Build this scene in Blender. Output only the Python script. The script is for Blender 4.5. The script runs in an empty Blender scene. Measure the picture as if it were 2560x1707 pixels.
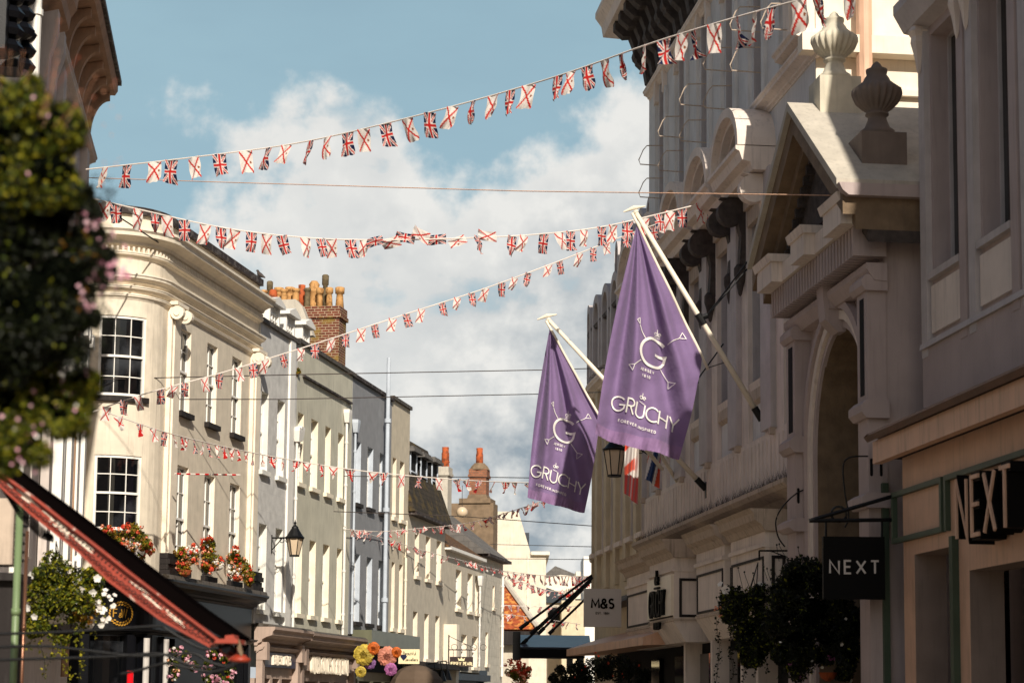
import bpy, bmesh, math, random
import numpy as np
from mathutils import Vector, Matrix
rnd = random.Random(7)
S = bpy.context.scene
COL = S.collection
# ------------------------------------------------------------------ camera
F = 5000.0; PITCH = .12; ROLL = .010; HY = 1750.0
cp, sp = math.cos(PITCH), math.sin(PITCH)
r0 = np.array([1., 0, 0]); u0_ = np.array([0, -sp, cp]); DV = np.array([0, cp, sp])
RV = r0*math.cos(ROLL) + u0_*math.sin(ROLL); UV = -r0*math.sin(ROLL) + u0_*math.cos(ROLL)
CY = HY - F*math.tan(PITCH)/math.cos(ROLL)
EYE = np.array([0, 0, 1.6])
cam = bpy.data.cameras.new('camera'); co = bpy.data.objects.new('camera', cam); COL.objects.link(co)
cam.sensor_width = 36; cam.lens = 36*F/2560; cam.shift_y = (CY-853.5)/2560
co.matrix_world = Matrix(((RV[0], UV[0], -DV[0], 0), (RV[1], UV[1], -DV[1], 0), (RV[2], UV[2], -DV[2], 1.6), (0, 0, 0, 1)))
cam.clip_start = .1; cam.clip_end = 3000
cam.dof.use_dof = True; cam.dof.focus_distance = 52; cam.dof.aperture_fstop = 2.4
S.camera = co
# ------------------------------------------------------------------ sun and sky
SAZ = math.radians(12); SEL = math.radians(33)
sv = Vector((math.sin(SAZ)*math.cos(SEL), -math.cos(SAZ)*math.cos(SEL), math.sin(SEL)))
sl = bpy.data.lights.new('sun', 'SUN'); sl.energy = 5.0; sl.angle = math.radians(.6); sl.color = (1, .92, .80)
so = bpy.data.objects.new('sun', sl); COL.objects.link(so); so.rotation_euler = sv.to_track_quat('Z', 'Y').to_euler(); so.location = (20, -60, 50)
W = bpy.data.worlds.new('World'); S.world = W; W.use_nodes = True
nt = W.node_tree; nt.nodes.clear()
def N(t, **k):
    n = nt.nodes.new(t)
    for a, b in k.items(): setattr(n, a, b)
    return n
def L(a, b): nt.links.new(a, b)
def wmath(op, a, b=None, c=None, clamp=False):
    n = N('ShaderNodeMath', operation=op, use_clamp=clamp)
    for i, x in enumerate((a, b, c)):
        if x is None: continue
        if isinstance(x, (int, float)): n.inputs[i].default_value = x
        else: L(x, n.inputs[i])
    return n.outputs[0]
def wmix(f, a, b):
    n = N('ShaderNodeMix', data_type='RGBA')
    for s, x in ((n.inputs[0], f), (n.inputs[6], a), (n.inputs[7], b)):
        if isinstance(x, (int, float)): s.default_value = x
        elif isinstance(x, tuple): s.default_value = (*x, 1)
        else: L(x, s)
    return n.outputs[2]
tc = N('ShaderNodeTexCoord'); sep = N('ShaderNodeSeparateXYZ'); L(tc.outputs['Generated'], sep.inputs[0])
X_, Z_ = sep.outputs[0], sep.outputs[2]
def wnoise(scale, detail, rough=.55, off=(0, 0, 0), sc=(1, 1, 1)):
    m = N('ShaderNodeMapping'); m.inputs['Location'].default_value = off; m.inputs['Scale'].default_value = sc; L(tc.outputs['Generated'], m.inputs[0])
    n = N('ShaderNodeTexNoise'); n.inputs['Scale'].default_value = scale; n.inputs['Detail'].default_value = detail; n.inputs['Roughness'].default_value = rough
    L(m.outputs[0], n.inputs['Vector']); return n.outputs[0]
sky = N('ShaderNodeTexSky', sky_type='NISHITA'); sky.sun_disc = False; sky.sun_elevation = SEL; sky.sun_rotation = math.pi - SAZ
Y_ = sep.outputs[1]
sky.air_density = 1.2; sky.dust_density = 2.0; sky.ozone_density = 1.5
skm = N('ShaderNodeVectorMath', operation='SCALE'); L(sky.outputs[0], skm.inputs[0]); skm.inputs['Scale'].default_value = .60
n1 = wnoise(9, 3, .5, (3.1, 0, .2)); n2 = wnoise(38, 9, .58, (0, 1.3, 0)); n3 = wnoise(14, 6, .5, (7, 2, 1), (1, 1, 1.6)); n4 = wnoise(6, 5, .6, (1, 5, 3), (.6, 1, 1.6))
# thin high veil that greys the blue
veil = wmath('MULTIPLY_ADD', n4, 1.1, -.02, True)
front = N('ShaderNodeMapRange', interpolation_type='SMOOTHSTEP'); front.inputs[1].default_value = .70; front.inputs[2].default_value = .93; L(Y_, front.inputs[0])
base = wmix(wmath('MULTIPLY', wmath('MULTIPLY_ADD', veil, .45, .5), front.outputs[0]), skm.outputs[0], (3.5, 5.3, 6.1))
# cumulus bank: its upper edge climbs to the right
edge = wmath('MULTIPLY_ADD', X_, .24, .288)
d = wmath('SUBTRACT', edge, Z_)
d = wmath('ADD', d, wmath('MULTIPLY_ADD', n1, .22, -.11))
d = wmath('ADD', d, wmath('MULTIPLY_ADD', n2, .10, -.05))
cl = N('ShaderNodeMapRange', interpolation_type='SMOOTHSTEP'); cl.inputs[1].default_value = -.004; cl.inputs[2].default_value = .03; L(d, cl.inputs[0])
# a few blue gaps low down
gap = wmath('MULTIPLY_ADD', wmath('ADD', wmath('MULTIPLY', n3, .75), wmath('MULTIPLY', n2, .25)), 9.0, -3.05, True)
cov = wmath('MULTIPLY', wmath('MULTIPLY', cl.outputs[0], gap), front.outputs[0])
sh = wmath('MULTIPLY_ADD', wmath('ADD', wmath('MULTIPLY', n3, .5), wmath('MULTIPLY', n2, .5)), 6.5, -2.85, True)
body = wmath('MULTIPLY_ADD', d, 7.0, 0.0, True)
shade = wmath('MULTIPLY', wmath('SUBTRACT', 1.0, sh, None, True), body, None, True)
ccol = wmix(shade, (8.0, 7.85, 7.5), (3.0, 3.5, 3.95))
fin = wmix(wmath('MULTIPLY', cov, .93), base, ccol)
bg = N('ShaderNodeBackground'); bg.inputs[1].default_value = .1; L(fin, bg.inputs[0])
wo = N('ShaderNodeOutputWorld'); L(bg.outputs[0], wo.inputs[0])
S.view_settings.view_transform = 'Standard'; S.view_settings.look = 'None'; S.view_settings.gamma = 1; S.view_settings.exposure = .12
S.cycles.max_bounces = 6; S.cycles.use_denoising = True

# ------------------------------------------------------------------ helpers: projection
def ray(x, y): return RV*((x-1280)/F) + UV*((CY-y)/F) + DV
def at(x, y, Y):
    r = ray(x, y); return EYE + r*(Y/r[1])
def proj(w):
    d = np.array(w)-EYE; z = d@DV
    return 1280+F*(d@RV)/z, CY-F*(d@UV)/z
class Fr:
    """vertical facade frame: u along the wall away from the camera, o outward to the street, z up"""
    def __init__(s, X, Y, az, side, warp=None):
        s.az, s.side, s.warp = az, side, warp
        s.O = np.array([X, Y, 0.]); s.d = np.array([math.sin(az), math.cos(az), 0])
        s.n = np.array([math.cos(az), -math.sin(az), 0])*(1 if side == 'L' else -1)
        s.rz = math.pi/2-az; s.sg = -1 if side == 'L' else 1
    def uz(s, x, y, o=0):
        r = ray(x, y); t = ((s.O+s.n*o-EYE)@s.n)/(r@s.n); q = EYE+r*t
        return float((q-s.O)@s.d), float(q[2])
    def u(s, x, y=1400, o=0): return s.uz(x, y, o)[0]
    def z(s, x, y, o=0): return s.uz(x, y, o)[1]
    def w(s, u, o, z):
        if s.warp: u, o = s.warp(u, o)
        return s.O+s.d*u+s.n*o+np.array([0, 0, z])
    def loc(s, u, o, z):
        if s.warp: u, o = s.warp(u, o)
        return (u, s.sg*o, z)
    def sub(s, u, o=0):
        q = s.O+s.d*u+s.n*o; return Fr(q[0], q[1], s.az, s.side)
# ------------------------------------------------------------------ helpers: objects
def tag(o, label=None, cat=None, group=None, kind=None):
    if label: o['label'] = label
    if cat: o['category'] = cat
    if group: o['group'] = group
    if kind: o['kind'] = kind
    return o
def empty(name, loc, rz=0, label=None, cat=None, group=None):
    o = bpy.data.objects.new(name, None); COL.objects.link(o); o.location = loc; o.rotation_euler = (0, 0, rz); o.empty_display_size = .2
    return tag(o, label, cat, group)
class MB:
    def __init__(s, fr=None): s.v = []; s.f = []; s.fr = fr
    def add(s, vs, fs):
        n = len(s.v); s.v += [tuple(v) for v in vs]; s.f += [tuple(n+i for i in f) for f in fs]
    def ext(s, prof, u0, u1, seg=None):
        """closed (o,z) profile drawn along u"""
        n = 1 if not seg else max(1, int(math.ceil(abs(u1-u0)/seg))); k = len(prof); vs = []; fs = []
        for i in range(n+1):
            u = u0+(u1-u0)*i/n; vs += [(u, o, z) for o, z in prof]
        for i in range(n):
            for j in range(k): a = i*k+j; b = i*k+(j+1) % k; fs.append((a, b, b+k, a+k))
        fs += [tuple(range(k)), tuple(range(n*k, n*k+k))]
        s.add(vs, fs)
    def box(s, u0, u1, o0, o1, z0, z1, seg=None): s.ext([(o0, z0), (o1, z0), (o1, z1), (o0, z1)], u0, u1, seg)
    def prism(s, poly, o0, o1):
        k = len(poly); vs = [(a, o0, b) for a, b in poly]+[(a, o1, b) for a, b in poly]
        s.add(vs, [tuple(range(k)), tuple(range(k, 2*k))]+[(j, (j+1) % k, (j+1) % k+k, j+k) for j in range(k)])
    def band(s, outer, inner, o0, o1):
        """solid between two equal-length (u,z) lines"""
        k = len(outer); vs = [(a, o, b) for o in (o0, o1) for ln in (outer, inner) for a, b in ln]; fs = []
        for j in range(k-1):
            for p, q in ((0, k), (2*k, 3*k), (0, 2*k), (k, 3*k)): fs.append((p+j, p+j+1, q+j+1, q+j))
        fs += [(0, k, 3*k, 2*k), (k-1, 2*k-1, 4*k-1, 3*k-1)]
        s.add(vs, fs)
    def quad(s, *p): s.add(p, [tuple(range(len(p)))])
    def tube(s, pts, r, n=6, cap=True):
        pts = [Vector(p) for p in pts]; vs = []; fs = []; m = len(pts); rr = r if isinstance(r, (list, tuple)) else [r]*m
        for i, p in enumerate(pts):
            t = (pts[min(i+1, m-1)]-pts[max(i-1, 0)]).normalized()
            a = t.cross(Vector((0, 0, 1)) if abs(t.z) < .95 else Vector((1, 0, 0))).normalized(); b = t.cross(a)
            for j in range(n):
                q = 2*math.pi*j/n; vs.append(tuple(p+(a*math.cos(q)+b*math.sin(q))*rr[i]))
        for i in range(m-1):
            for j in range(n): k = (j+1) % n; fs.append((i*n+j, i*n+k, (i+1)*n+k, (i+1)*n+j))
        if cap: fs += [tuple(range(n)), tuple(range((m-1)*n, m*n))]
        s.add(vs, fs)
    def lathe(s, prof, c, n=20, rib=0, ribk=0, axis='z'):
        vs = []; fs = []; m = len(prof)
        for i, (r, z) in enumerate(prof):
            for j in range(n):
                q = 2*math.pi*j/n; R_ = r*(1+(ribk*abs(math.sin(q*rib/2)) if rib and (i > 0) else 0)) if not isinstance(ribk, list) else r*(1+ribk[i]*(abs(math.sin(q*rib/2))-.5))
                vs.append((c[0]+R_*math.cos(q), c[1]+R_*math.sin(q), c[2]+z))
        for i in range(m-1):
            for j in range(n): k = (j+1) % n; fs.append((i*n+j, i*n+k, (i+1)*n+k, (i+1)*n+j))
        fs += [tuple(range(n)), tuple(range((m-1)*n, m*n))]
        s.add(vs, fs)
    def build(s, name, m, parent=None, smooth=False, kind=None):
        me = bpy.data.meshes.new(name)
        vs = [s.fr.loc(*v) for v in s.v] if s.fr else s.v
        me.from_pydata(vs, [], s.f); me.validate()
        bm = bmesh.new(); bm.from_mesh(me); bmesh.ops.recalc_face_normals(bm, faces=bm.faces); bm.to_mesh(me); bm.free()
        if smooth: me.shade_smooth()
        me.materials.append(m)
        o = bpy.data.objects.new(name, me); COL.objects.link(o); o.parent = parent
        if kind: o['kind'] = kind
        return o
def build2(a, b, name, ma, mb, parent):
    """two builders, two materials, one mesh"""
    nf = len(a.f); nv = len(a.v); a.v += b.v; a.f += [tuple(i+nv for i in f) for f in b.f]
    me = bpy.data.meshes.new(name); me.from_pydata([a.fr.loc(*v) for v in a.v] if a.fr else a.v, [], a.f)
    me.materials.append(ma); me.materials.append(mb); me.polygons.foreach_set('material_index', [0]*nf+[1]*(len(a.f)-nf))
    bm = bmesh.new(); bm.from_mesh(me); bmesh.ops.remove_doubles(bm, verts=bm.verts, dist=1e-4); bm.to_mesh(me); bm.free()
    o = bpy.data.objects.new(name, me); COL.objects.link(o); o.parent = parent; return o
def arcpts(cx, cz, rx, rz, a0, a1, n=16):
    return [(cx+rx*math.cos(math.radians(a0+(a1-a0)*i/n)), cz+rz*math.sin(math.radians(a0+(a1-a0)*i/n))) for i in range(n+1)]
# ------------------------------------------------------------------ materials
def lin(c):
    return tuple(((x/255)/12.92 if x/255 <= .04045 else ((x/255+.055)/1.055)**2.4) for x in c)
def mat(name, c, rough=.8, var=.12, nscale=2.5, bump=.15, bscale=60, spec=.3, metal=0, streak=0, streakc=(.10, .085, .07), coat=0, c2=None, c2t=(.5, .62), c2s=6):
    m = bpy.data.materials.new(name); m.use_nodes = True; t = m.node_tree; nd = t.nodes; lk = t.links.new
    b = nd['Principled BSDF']; b.inputs['Roughness'].default_value = rough; b.inputs['Specular IOR Level'].default_value = spec; b.inputs['Metallic'].default_value = metal
    if coat: b.inputs['Coat Weight'].default_value = coat
    c = lin(c)
    tc = nd.new('ShaderNodeTexCoord'); n = nd.new('ShaderNodeTexNoise'); n.inputs['Scale'].default_value = nscale; n.inputs['Detail'].default_value = 6; lk(tc.outputs['Object'], n.inputs[0])
    mr = nd.new('ShaderNodeMapRange'); mr.inputs[1].default_value = .3; mr.inputs[2].default_value = .7; mr.inputs[3].default_value = 1-var; mr.inputs[4].default_value = 1+var*.6; lk(n.outputs[0], mr.inputs[0])
    mx = nd.new('ShaderNodeVectorMath'); mx.operation = 'SCALE'; mx.inputs[0].default_value = c; lk(mr.outputs[0], mx.inputs['Scale']); col = mx.outputs[0]
    if c2:
        n5 = nd.new('ShaderNodeTexNoise'); n5.inputs['Scale'].default_value = c2s; n5.inputs['Detail'].default_value = 8; lk(tc.outputs['Object'], n5.inputs[0])
        r5 = nd.new('ShaderNodeMapRange'); r5.inputs[1].default_value = c2t[0]; r5.inputs[2].default_value = c2t[1]; lk(n5.outputs[0], r5.inputs[0])
        m5 = nd.new('ShaderNodeMix'); m5.data_type = 'RGBA'; lk(r5.outputs[0], m5.inputs[0]); lk(col, m5.inputs[6]); m5.inputs[7].default_value = (*lin(c2), 1); col = m5.outputs[2]
    if streak:
        mp = nd.new('ShaderNodeMapping'); mp.inputs['Scale'].default_value = (5, 5, .35); lk(tc.outputs['Object'], mp.inputs[0])
        n2 = nd.new('ShaderNodeTexNoise'); n2.inputs['Scale'].default_value = 2.2; n2.inputs['Detail'].default_value = 7; n2.inputs['Roughness'].default_value = .65; lk(mp.outputs[0], n2.inputs[0])
        r2 = nd.new('ShaderNodeMapRange'); r2.inputs[1].default_value = .52; r2.inputs[2].default_value = .78; r2.inputs[4].default_value = streak; lk(n2.outputs[0], r2.inputs[0])
        m2 = nd.new('ShaderNodeMix'); m2.data_type = 'RGBA'; lk(r2.outputs[0], m2.inputs[0]); lk(col, m2.inputs[6]); m2.inputs[7].default_value = (*streakc, 1); col = m2.outputs[2]
    lk(col, b.inputs['Base Color'])
    if bump:
        n3 = nd.new('ShaderNodeTexNoise'); n3.inputs['Scale'].default_value = bscale; n3.inputs['Detail'].default_value = 4; lk(tc.outputs['Object'], n3.inputs[0])
        bp = nd.new('ShaderNodeBump'); bp.inputs['Strength'].default_value = bump; bp.inputs['Distance'].default_value = .02; lk(n3.outputs[0], bp.inputs['Height']); lk(bp.outputs[0], b.inputs['Normal'])
    return m
def blockmat(name, c, mortar, bw, bh, ms, var=.25, rough=.85, c2=None, moss=None, bump=.4, mbump=True):
    """brick / block coursing in local u-z"""
    m = bpy.data.materials.new(name); m.use_nodes = True; t = m.node_tree; nd = t.nodes; lk = t.links.new
    b = nd['Principled BSDF']; b.inputs['Roughness'].default_value = rough; b.inputs['Specular IOR Level'].default_value = .2
    tc = nd.new('ShaderNodeTexCoord'); s = nd.new('ShaderNodeSeparateXYZ'); lk(tc.outputs['Object'], s.inputs[0])
    ad = nd.new('ShaderNodeMath'); lk(s.outputs[0], ad.inputs[0]); lk(s.outputs[1], ad.inputs[1]); cb = nd.new('ShaderNodeCombineXYZ'); lk(ad.outputs[0], cb.inputs[0]); lk(s.outputs[2], cb.inputs[1])
    br = nd.new('ShaderNodeTexBrick'); lk(cb.outputs[0], br.inputs[0]); br.inputs['Scale'].default_value = 1; br.inputs['Brick Width'].default_value = bw; br.inputs['Row Height'].default_value = bh; br.inputs['Mortar Size'].default_value = ms
    a = np.array(lin(c)); br.inputs[1].default_value = (*a, 1); br.inputs[2].default_value = (*(lin(c2) if c2 else a*(1-var)), 1); br.inputs[3].default_value = (*lin(mortar), 1); br.inputs['Mortar Smooth'].default_value = .2
    n = nd.new('ShaderNodeTexNoise'); n.inputs['Scale'].default_value = 3; n.inputs['Detail'].default_value = 8; lk(tc.outputs['Object'], n.inputs[0])
    mr = nd.new('ShaderNodeMapRange'); mr.inputs[1].default_value = .3; mr.inputs[2].default_value = .7; mr.inputs[3].default_value = .8; mr.inputs[4].default_value = 1.1; lk(n.outputs[0], mr.inputs[0])
    vm = nd.new('ShaderNodeVectorMath'); vm.operation = 'SCALE'; lk(br.outputs[0], vm.inputs[0]); lk(mr.outputs[0], vm.inputs['Scale']); col = vm.outputs[0]
    if moss:
        n4 = nd.new('ShaderNodeTexNoise'); n4.inputs['Scale'].default_value = 1.6; n4.inputs['Detail'].default_value = 9; lk(tc.outputs['Object'], n4.inputs[0])
        r4 = nd.new('ShaderNodeMapRange'); r4.inputs[1].default_value = .52; r4.inputs[2].default_value = .64; r4.inputs[4].default_value = .75; lk(n4.outputs[0], r4.inputs[0])
        m4 = nd.new('ShaderNodeMix'); m4.data_type = 'RGBA'; lk(r4.outputs[0], m4.inputs[0]); lk(col, m4.inputs[6]); m4.inputs[7].default_value = (*lin(moss), 1); col = m4.outputs[2]
    lk(col, b.inputs['Base Color'])
    bp = nd.new('ShaderNodeBump'); bp.inputs['Strength'].default_value = bump; bp.inputs['Distance'].default_value = .01; bp.invert = True; lk(br.outputs['Fac'], bp.inputs['Height']); lk(bp.outputs[0], b.inputs['Normal'])
    return m
def leafmat(name, cols, rough=.5, transl=.25):
    m = bpy.data.materials.new(name); m.use_nodes = True; t = m.node_tree; nd = t.nodes; lk = t.links.new
    b = nd['Principled BSDF']; b.inputs['Roughness'].default_value = rough; b.inputs['Specular IOR Level'].default_value = .25
    g = nd.new('ShaderNodeNewGeometry'); cr = nd.new('ShaderNodeValToRGB'); lk(g.outputs['Random Per Island'], cr.inputs[0]); e = cr.color_ramp.elements
    while len(e) < len(cols): e.new(.5)
    for i, c in enumerate(cols): e[i].position = i/max(1, len(cols)-1); e[i].color = (*lin(c), 1)
    lk(cr.outputs[0], b.inputs['Base Color'])
    tr = nd.new('ShaderNodeBsdfTranslucent'); lk(cr.outputs[0], tr.inputs[0]); mx = nd.new('ShaderNodeMixShader'); mx.inputs[0].default_value = transl
    lk(b.outputs[0], mx.inputs[1]); lk(tr.outputs[0], mx.inputs[2]); lk(mx.outputs[0], nd['Material Output'].inputs[0])
    return m
def clothmat(name, attr='Col', color=None, transl=.3, rough=.75):
    m = bpy.data.materials.new(name); m.use_nodes = True; t = m.node_tree; nd = t.nodes; lk = t.links.new
    b = nd['Principled BSDF']; b.inputs['Roughness'].default_value = rough; b.inputs['Specular IOR Level'].default_value = .2; b.inputs['Sheen Weight'].default_value = .15
    if color is None: a = nd.new('ShaderNodeAttribute'); a.attribute_name = attr; src = a.outputs[0]
    else:
        tc = nd.new('ShaderNodeTexCoord'); n = nd.new('ShaderNodeTexNoise'); n.inputs['Scale'].default_value = 3; lk(tc.outputs['Object'], n.inputs[0])
        mx = nd.new('ShaderNodeMix'); mx.data_type = 'RGBA'; lk(n.outputs[0], mx.inputs[0]); c = np.array(lin(color)); mx.inputs[6].default_value = (*(c*.9), 1); mx.inputs[7].default_value = (*(c*1.08), 1); src = mx.outputs[2]
        w = nd.new('ShaderNodeTexNoise'); w.inputs['Scale'].default_value = 9; w.inputs['Detail'].default_value = 5; lk(tc.outputs['Object'], w.inputs[0]); bp = nd.new('ShaderNodeBump'); bp.inputs['Strength'].default_value = .25; bp.inputs['Distance'].default_value = .05; lk(w.outputs[0], bp.inputs['Height']); lk(bp.outputs[0], b.inputs['Normal'])
    lk(src, b.inputs['Base Color'])
    tr = nd.new('ShaderNodeBsdfTranslucent'); lk(src, tr.inputs[0]); mx = nd.new('ShaderNodeMixShader'); mx.inputs[0].default_value = transl
    lk(b.outputs[0], mx.inputs[1]); lk(tr.outputs[0], mx.inputs[2]); lk(mx.outputs[0], nd['Material Output'].inputs[0])
    return m
M = {}
M['cream'] = mat('cream_render', (222, 210, 190), streak=.34); M['creamtrim'] = mat('cream_trim', (236, 224, 204), streak=.14)
M['blueish'] = blockmat('pale_blue_render', (212, 210, 206), (198, 196, 194), 1.5, .62, .006, .04, bump=.08)
M['bluetrim'] = mat('pale_trim', (226, 224, 216), streak=.1)
M['green'] = mat('pale_green_render', (200, 196, 178), streak=.55, nscale=1.2); M['greentrim'] = mat('ivory_trim', (234, 224, 202))
M['grey'] = mat('slate_grey_render', (142, 143, 146), bump=.3, bscale=40, streak=.1); M['greytrim'] = mat('light_grey_paint', (186, 194, 204))
M['beige'] = mat('beige_render', (204, 192, 170), streak=.25); M['beigetrim'] = mat('beige_trim', (230, 217, 196))
M['stone'] = mat('greige_render', (196, 186, 168), streak=.3); M['stoneblk'] = blockmat('stone_blocks', (196, 190, 176), (170, 164, 150), .9, .42, .006, .05, bump=.1)
M['white'] = mat('white_paint', (232, 228, 220), rough=.5, var=.05, bump=.05); M['sash'] = mat('sash_white', (236, 232, 224), rough=.4, var=.03, bump=0)
M['glass'] = mat('dark_glass', (10, 11, 13), c2=(54, 56, 60), c2t=(.52, .7), c2s=1.1, rough=.06, var=.3, nscale=1, bump=.02, bscale=3, spec=.6)
M['glassblue'] = mat('roof_glass', (60, 92, 104), rough=.12, var=.3, nscale=2, bump=.02, bscale=3, spec=.9)
M['dark'] = mat('dark_interior', (14, 12, 12), rough=.9, bump=0); M['black'] = mat('black_iron', (14, 14, 15), rough=.45, var=.2, bump=.1); M['sill'] = mat('dark_sill', (34, 28, 26), rough=.7, streak=.3, streakc=(.12, .11, .1))
M['lead'] = mat('lead_capping', (92, 86, 80), rough=.7, var=.35, nscale=6, c2=(60, 52, 42)); M['darkcap'] = mat('dark_capping', (50, 40, 38), rough=.7, var=.3, c2=(90, 84, 80))
M['slate'] = blockmat('slate_tiles', (70, 62, 52), (38, 34, 30), .35, .22, .012, .35, moss=(96, 80, 44)); M['slategrey'] = blockmat('grey_slate', (112, 108, 104), (80, 78, 76), .5, .3, .01, .2)
M['mossroof'] = mat('mossy_roof', (74, 56, 42), var=.4, nscale=9, c2=(118, 84, 50), c2t=(.48, .58), c2s=9, bump=.6, bscale=30)
M['orange'] = mat('lichen_tile_roof', (150, 72, 40), var=.45, nscale=5, c2=(196, 132, 66), c2t=(.48, .6), c2s=3.5, bump=.8, bscale=14)
M['brick'] = blockmat('red_brick', (118, 62, 46), (168, 148, 122), .26, .098, .014, .4, c2=(92, 46, 36), moss=(134, 112, 52)); M['brick2'] = blockmat('worn_brick', (160, 104, 76), (120, 96, 80), .26, .1, .016, .35, c2=(136, 88, 66))
M['oldstone'] = mat('weathered_stone', (128, 108, 86), var=.3, nscale=3, streak=.4, bump=.5, bscale=20)
M['pota'] = mat('buff_clay', (200, 152, 96), var=.3, nscale=6, c2=(150, 110, 66)); M['potb'] = mat('terracotta', (176, 88, 48), var=.2, nscale=5, c2=(120, 64, 40)); M['potc'] = mat('grey_clay', (104, 90, 66), var=.4, nscale=8)
M['navy'] = mat('navy_gloss', (9, 10, 15), rough=.38, var=.15, bump=.05, spec=.3); M['gold'] = mat('gold_leaf', (190, 140, 50), rough=.4, metal=.3, bump=.1)
M['mauve'] = mat('taupe_paint', (178, 156, 142), streak=.3, rough=.6); M['mauved'] = mat('mushroom_paint', (150, 130, 118), streak=.4, rough=.6)
M['navyblue'] = mat('royal_navy', (20, 28, 60), rough=.35, bump=.03); M['letterw'] = mat('letter_cream', (238, 226, 206), rough=.4, bump=0); M['letterb'] = mat('letter_black', (9, 9, 9), rough=.6, spec=.1, bump=0)
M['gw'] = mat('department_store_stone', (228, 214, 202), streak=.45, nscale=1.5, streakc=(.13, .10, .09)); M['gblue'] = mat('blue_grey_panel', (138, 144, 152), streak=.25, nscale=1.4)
M['gside'] = mat('pale_grey_paint', (192, 184, 182), streak=.25); M['gdirty'] = mat('weathered_ledge', (190, 172, 154), streak=.75, streakc=(.04, .03, .025), nscale=5)
M['gdark'] = mat('dark_carving', (76, 68, 64), var=.4, nscale=6, bump=.6, bscale=30); M['pinkw'] = mat('rose_grey_render', (182, 166, 162), streak=.3, nscale=1.2, streakc=(.16, .11, .1))  # gdark is a plain dark tone for carved and sunk parts
M['towerw'] = mat('tower_render', (214, 212, 210), streak=.35, nscale=1.2); M['urn_shaded'] = mat('shaded_urn_stone', (118, 106, 98), var=.2, streak=.3); M['urn'] = mat('urn_stone', (206, 198, 178), var=.2, streak=.3); M['lead2'] = mat('portal_roof_render', (190, 182, 168), var=.15, nscale=2.5, streak=.34)  # second urn colour is the same stone darkened for its shade
M['ledgebr'] = mat('bronze_ledge', (92, 60, 44), rough=.4, var=.3, streak=.4, metal=.3); M['fascia'] = mat('sandy_fascia', (216, 174, 146), streak=.5, rough=.5, nscale=2, streakc=(.1, .07, .05)); M['sage'] = mat('sage_paint', (70, 84, 68), rough=.5)
M['mspaint'] = mat('ms_ochre_render', (206, 190, 162), streak=.3); M['signw'] = mat('sign_grey', (196, 190, 184), rough=.5, var=.03, bump=0)
M['red'] = mat('oxide_red_paint', (150, 52, 30), rough=.5, var=.2, nscale=4, c2=(206, 176, 160), c2t=(.62, .66), c2s=7, bump=.1, spec=.5); M['redroof'] = mat('dark_awning', (10, 7, 7), rough=1, spec=0)
M['gpipe'] = mat('green_pipe', (112, 130, 92), rough=.4, bump=0); M['bronze'] = mat('bronze_pole', (120, 84, 64), rough=.3, metal=.6, bump=0)
M['pole'] = mat('pole_white', (236, 226, 206), rough=.35, var=.05, bump=0); M['purple'] = clothmat('purple_cloth', color=(140, 116, 158)); M['purple2'] = clothmat('purple_hem', color=(142, 112, 152), transl=.1)
M['flag'] = clothmat('bunting_cloth', transl=.35); M['cord'] = mat('white_tape', (226, 216, 206), bump=0); M['wire'] = mat('steel_wire', (70, 62, 58), bump=0, rough=.5)
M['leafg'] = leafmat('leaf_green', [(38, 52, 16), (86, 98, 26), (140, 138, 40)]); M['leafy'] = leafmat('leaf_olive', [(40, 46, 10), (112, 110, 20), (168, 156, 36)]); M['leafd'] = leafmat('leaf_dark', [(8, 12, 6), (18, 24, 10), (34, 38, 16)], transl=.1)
M['leafa'] = leafmat('leaf_amber', [(96, 60, 20), (170, 120, 40), (120, 110, 30)]); M['petr'] = leafmat('petal_red', [(196, 50, 36), (222, 84, 56), (232, 116, 84)]); M['petp'] = leafmat('petal_pink', [(232, 170, 186), (242, 200, 210), (220, 140, 168)]); M['petw'] = leafmat('petal_white', [(240, 236, 226), (250, 246, 238), (232, 220, 210)]); M['pets'] = leafmat('petal_salmon', [(240, 160, 130), (246, 200, 160), (230, 90, 60)])
M['inner'] = mat('dark_core', (6, 8, 5), rough=1, spec=0, bump=.8, bscale=25); M['redp'] = mat('signal_red', (200, 14, 24), rough=.3, bump=0); M['lantern'] = mat('lantern_glass', (206, 184, 156), rough=.25, bump=0, var=.05); M['ground'] = mat('paving', (124, 114, 102), var=.2)
M['darkbrown'] = mat('dark_brown_sign', (48, 34, 30), bump=0, rough=.5); M['creamsign'] = mat('cream_sign', (236, 220, 176), bump=0, rough=.5); M['slateblue'] = mat('slate_blue_paint', (46, 54, 62), rough=.5)
M['greentile'] = mat('olive_tile', (104, 104, 84), rough=.3, var=.15); M['brown'] = mat('brown_canvas', (96, 80, 66), rough=.9)
M['eave'] = mat('tan_eave', (176, 140, 112), var=.25, nscale=2, streak=.3); M['eavewall'] = mat('lilac_wall', (200, 188, 180), streak=.3)
M['canopy'] = mat('canopy_sheet', (96, 104, 122), rough=.25, var=.1, bump=.02, spec=.6)
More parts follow.
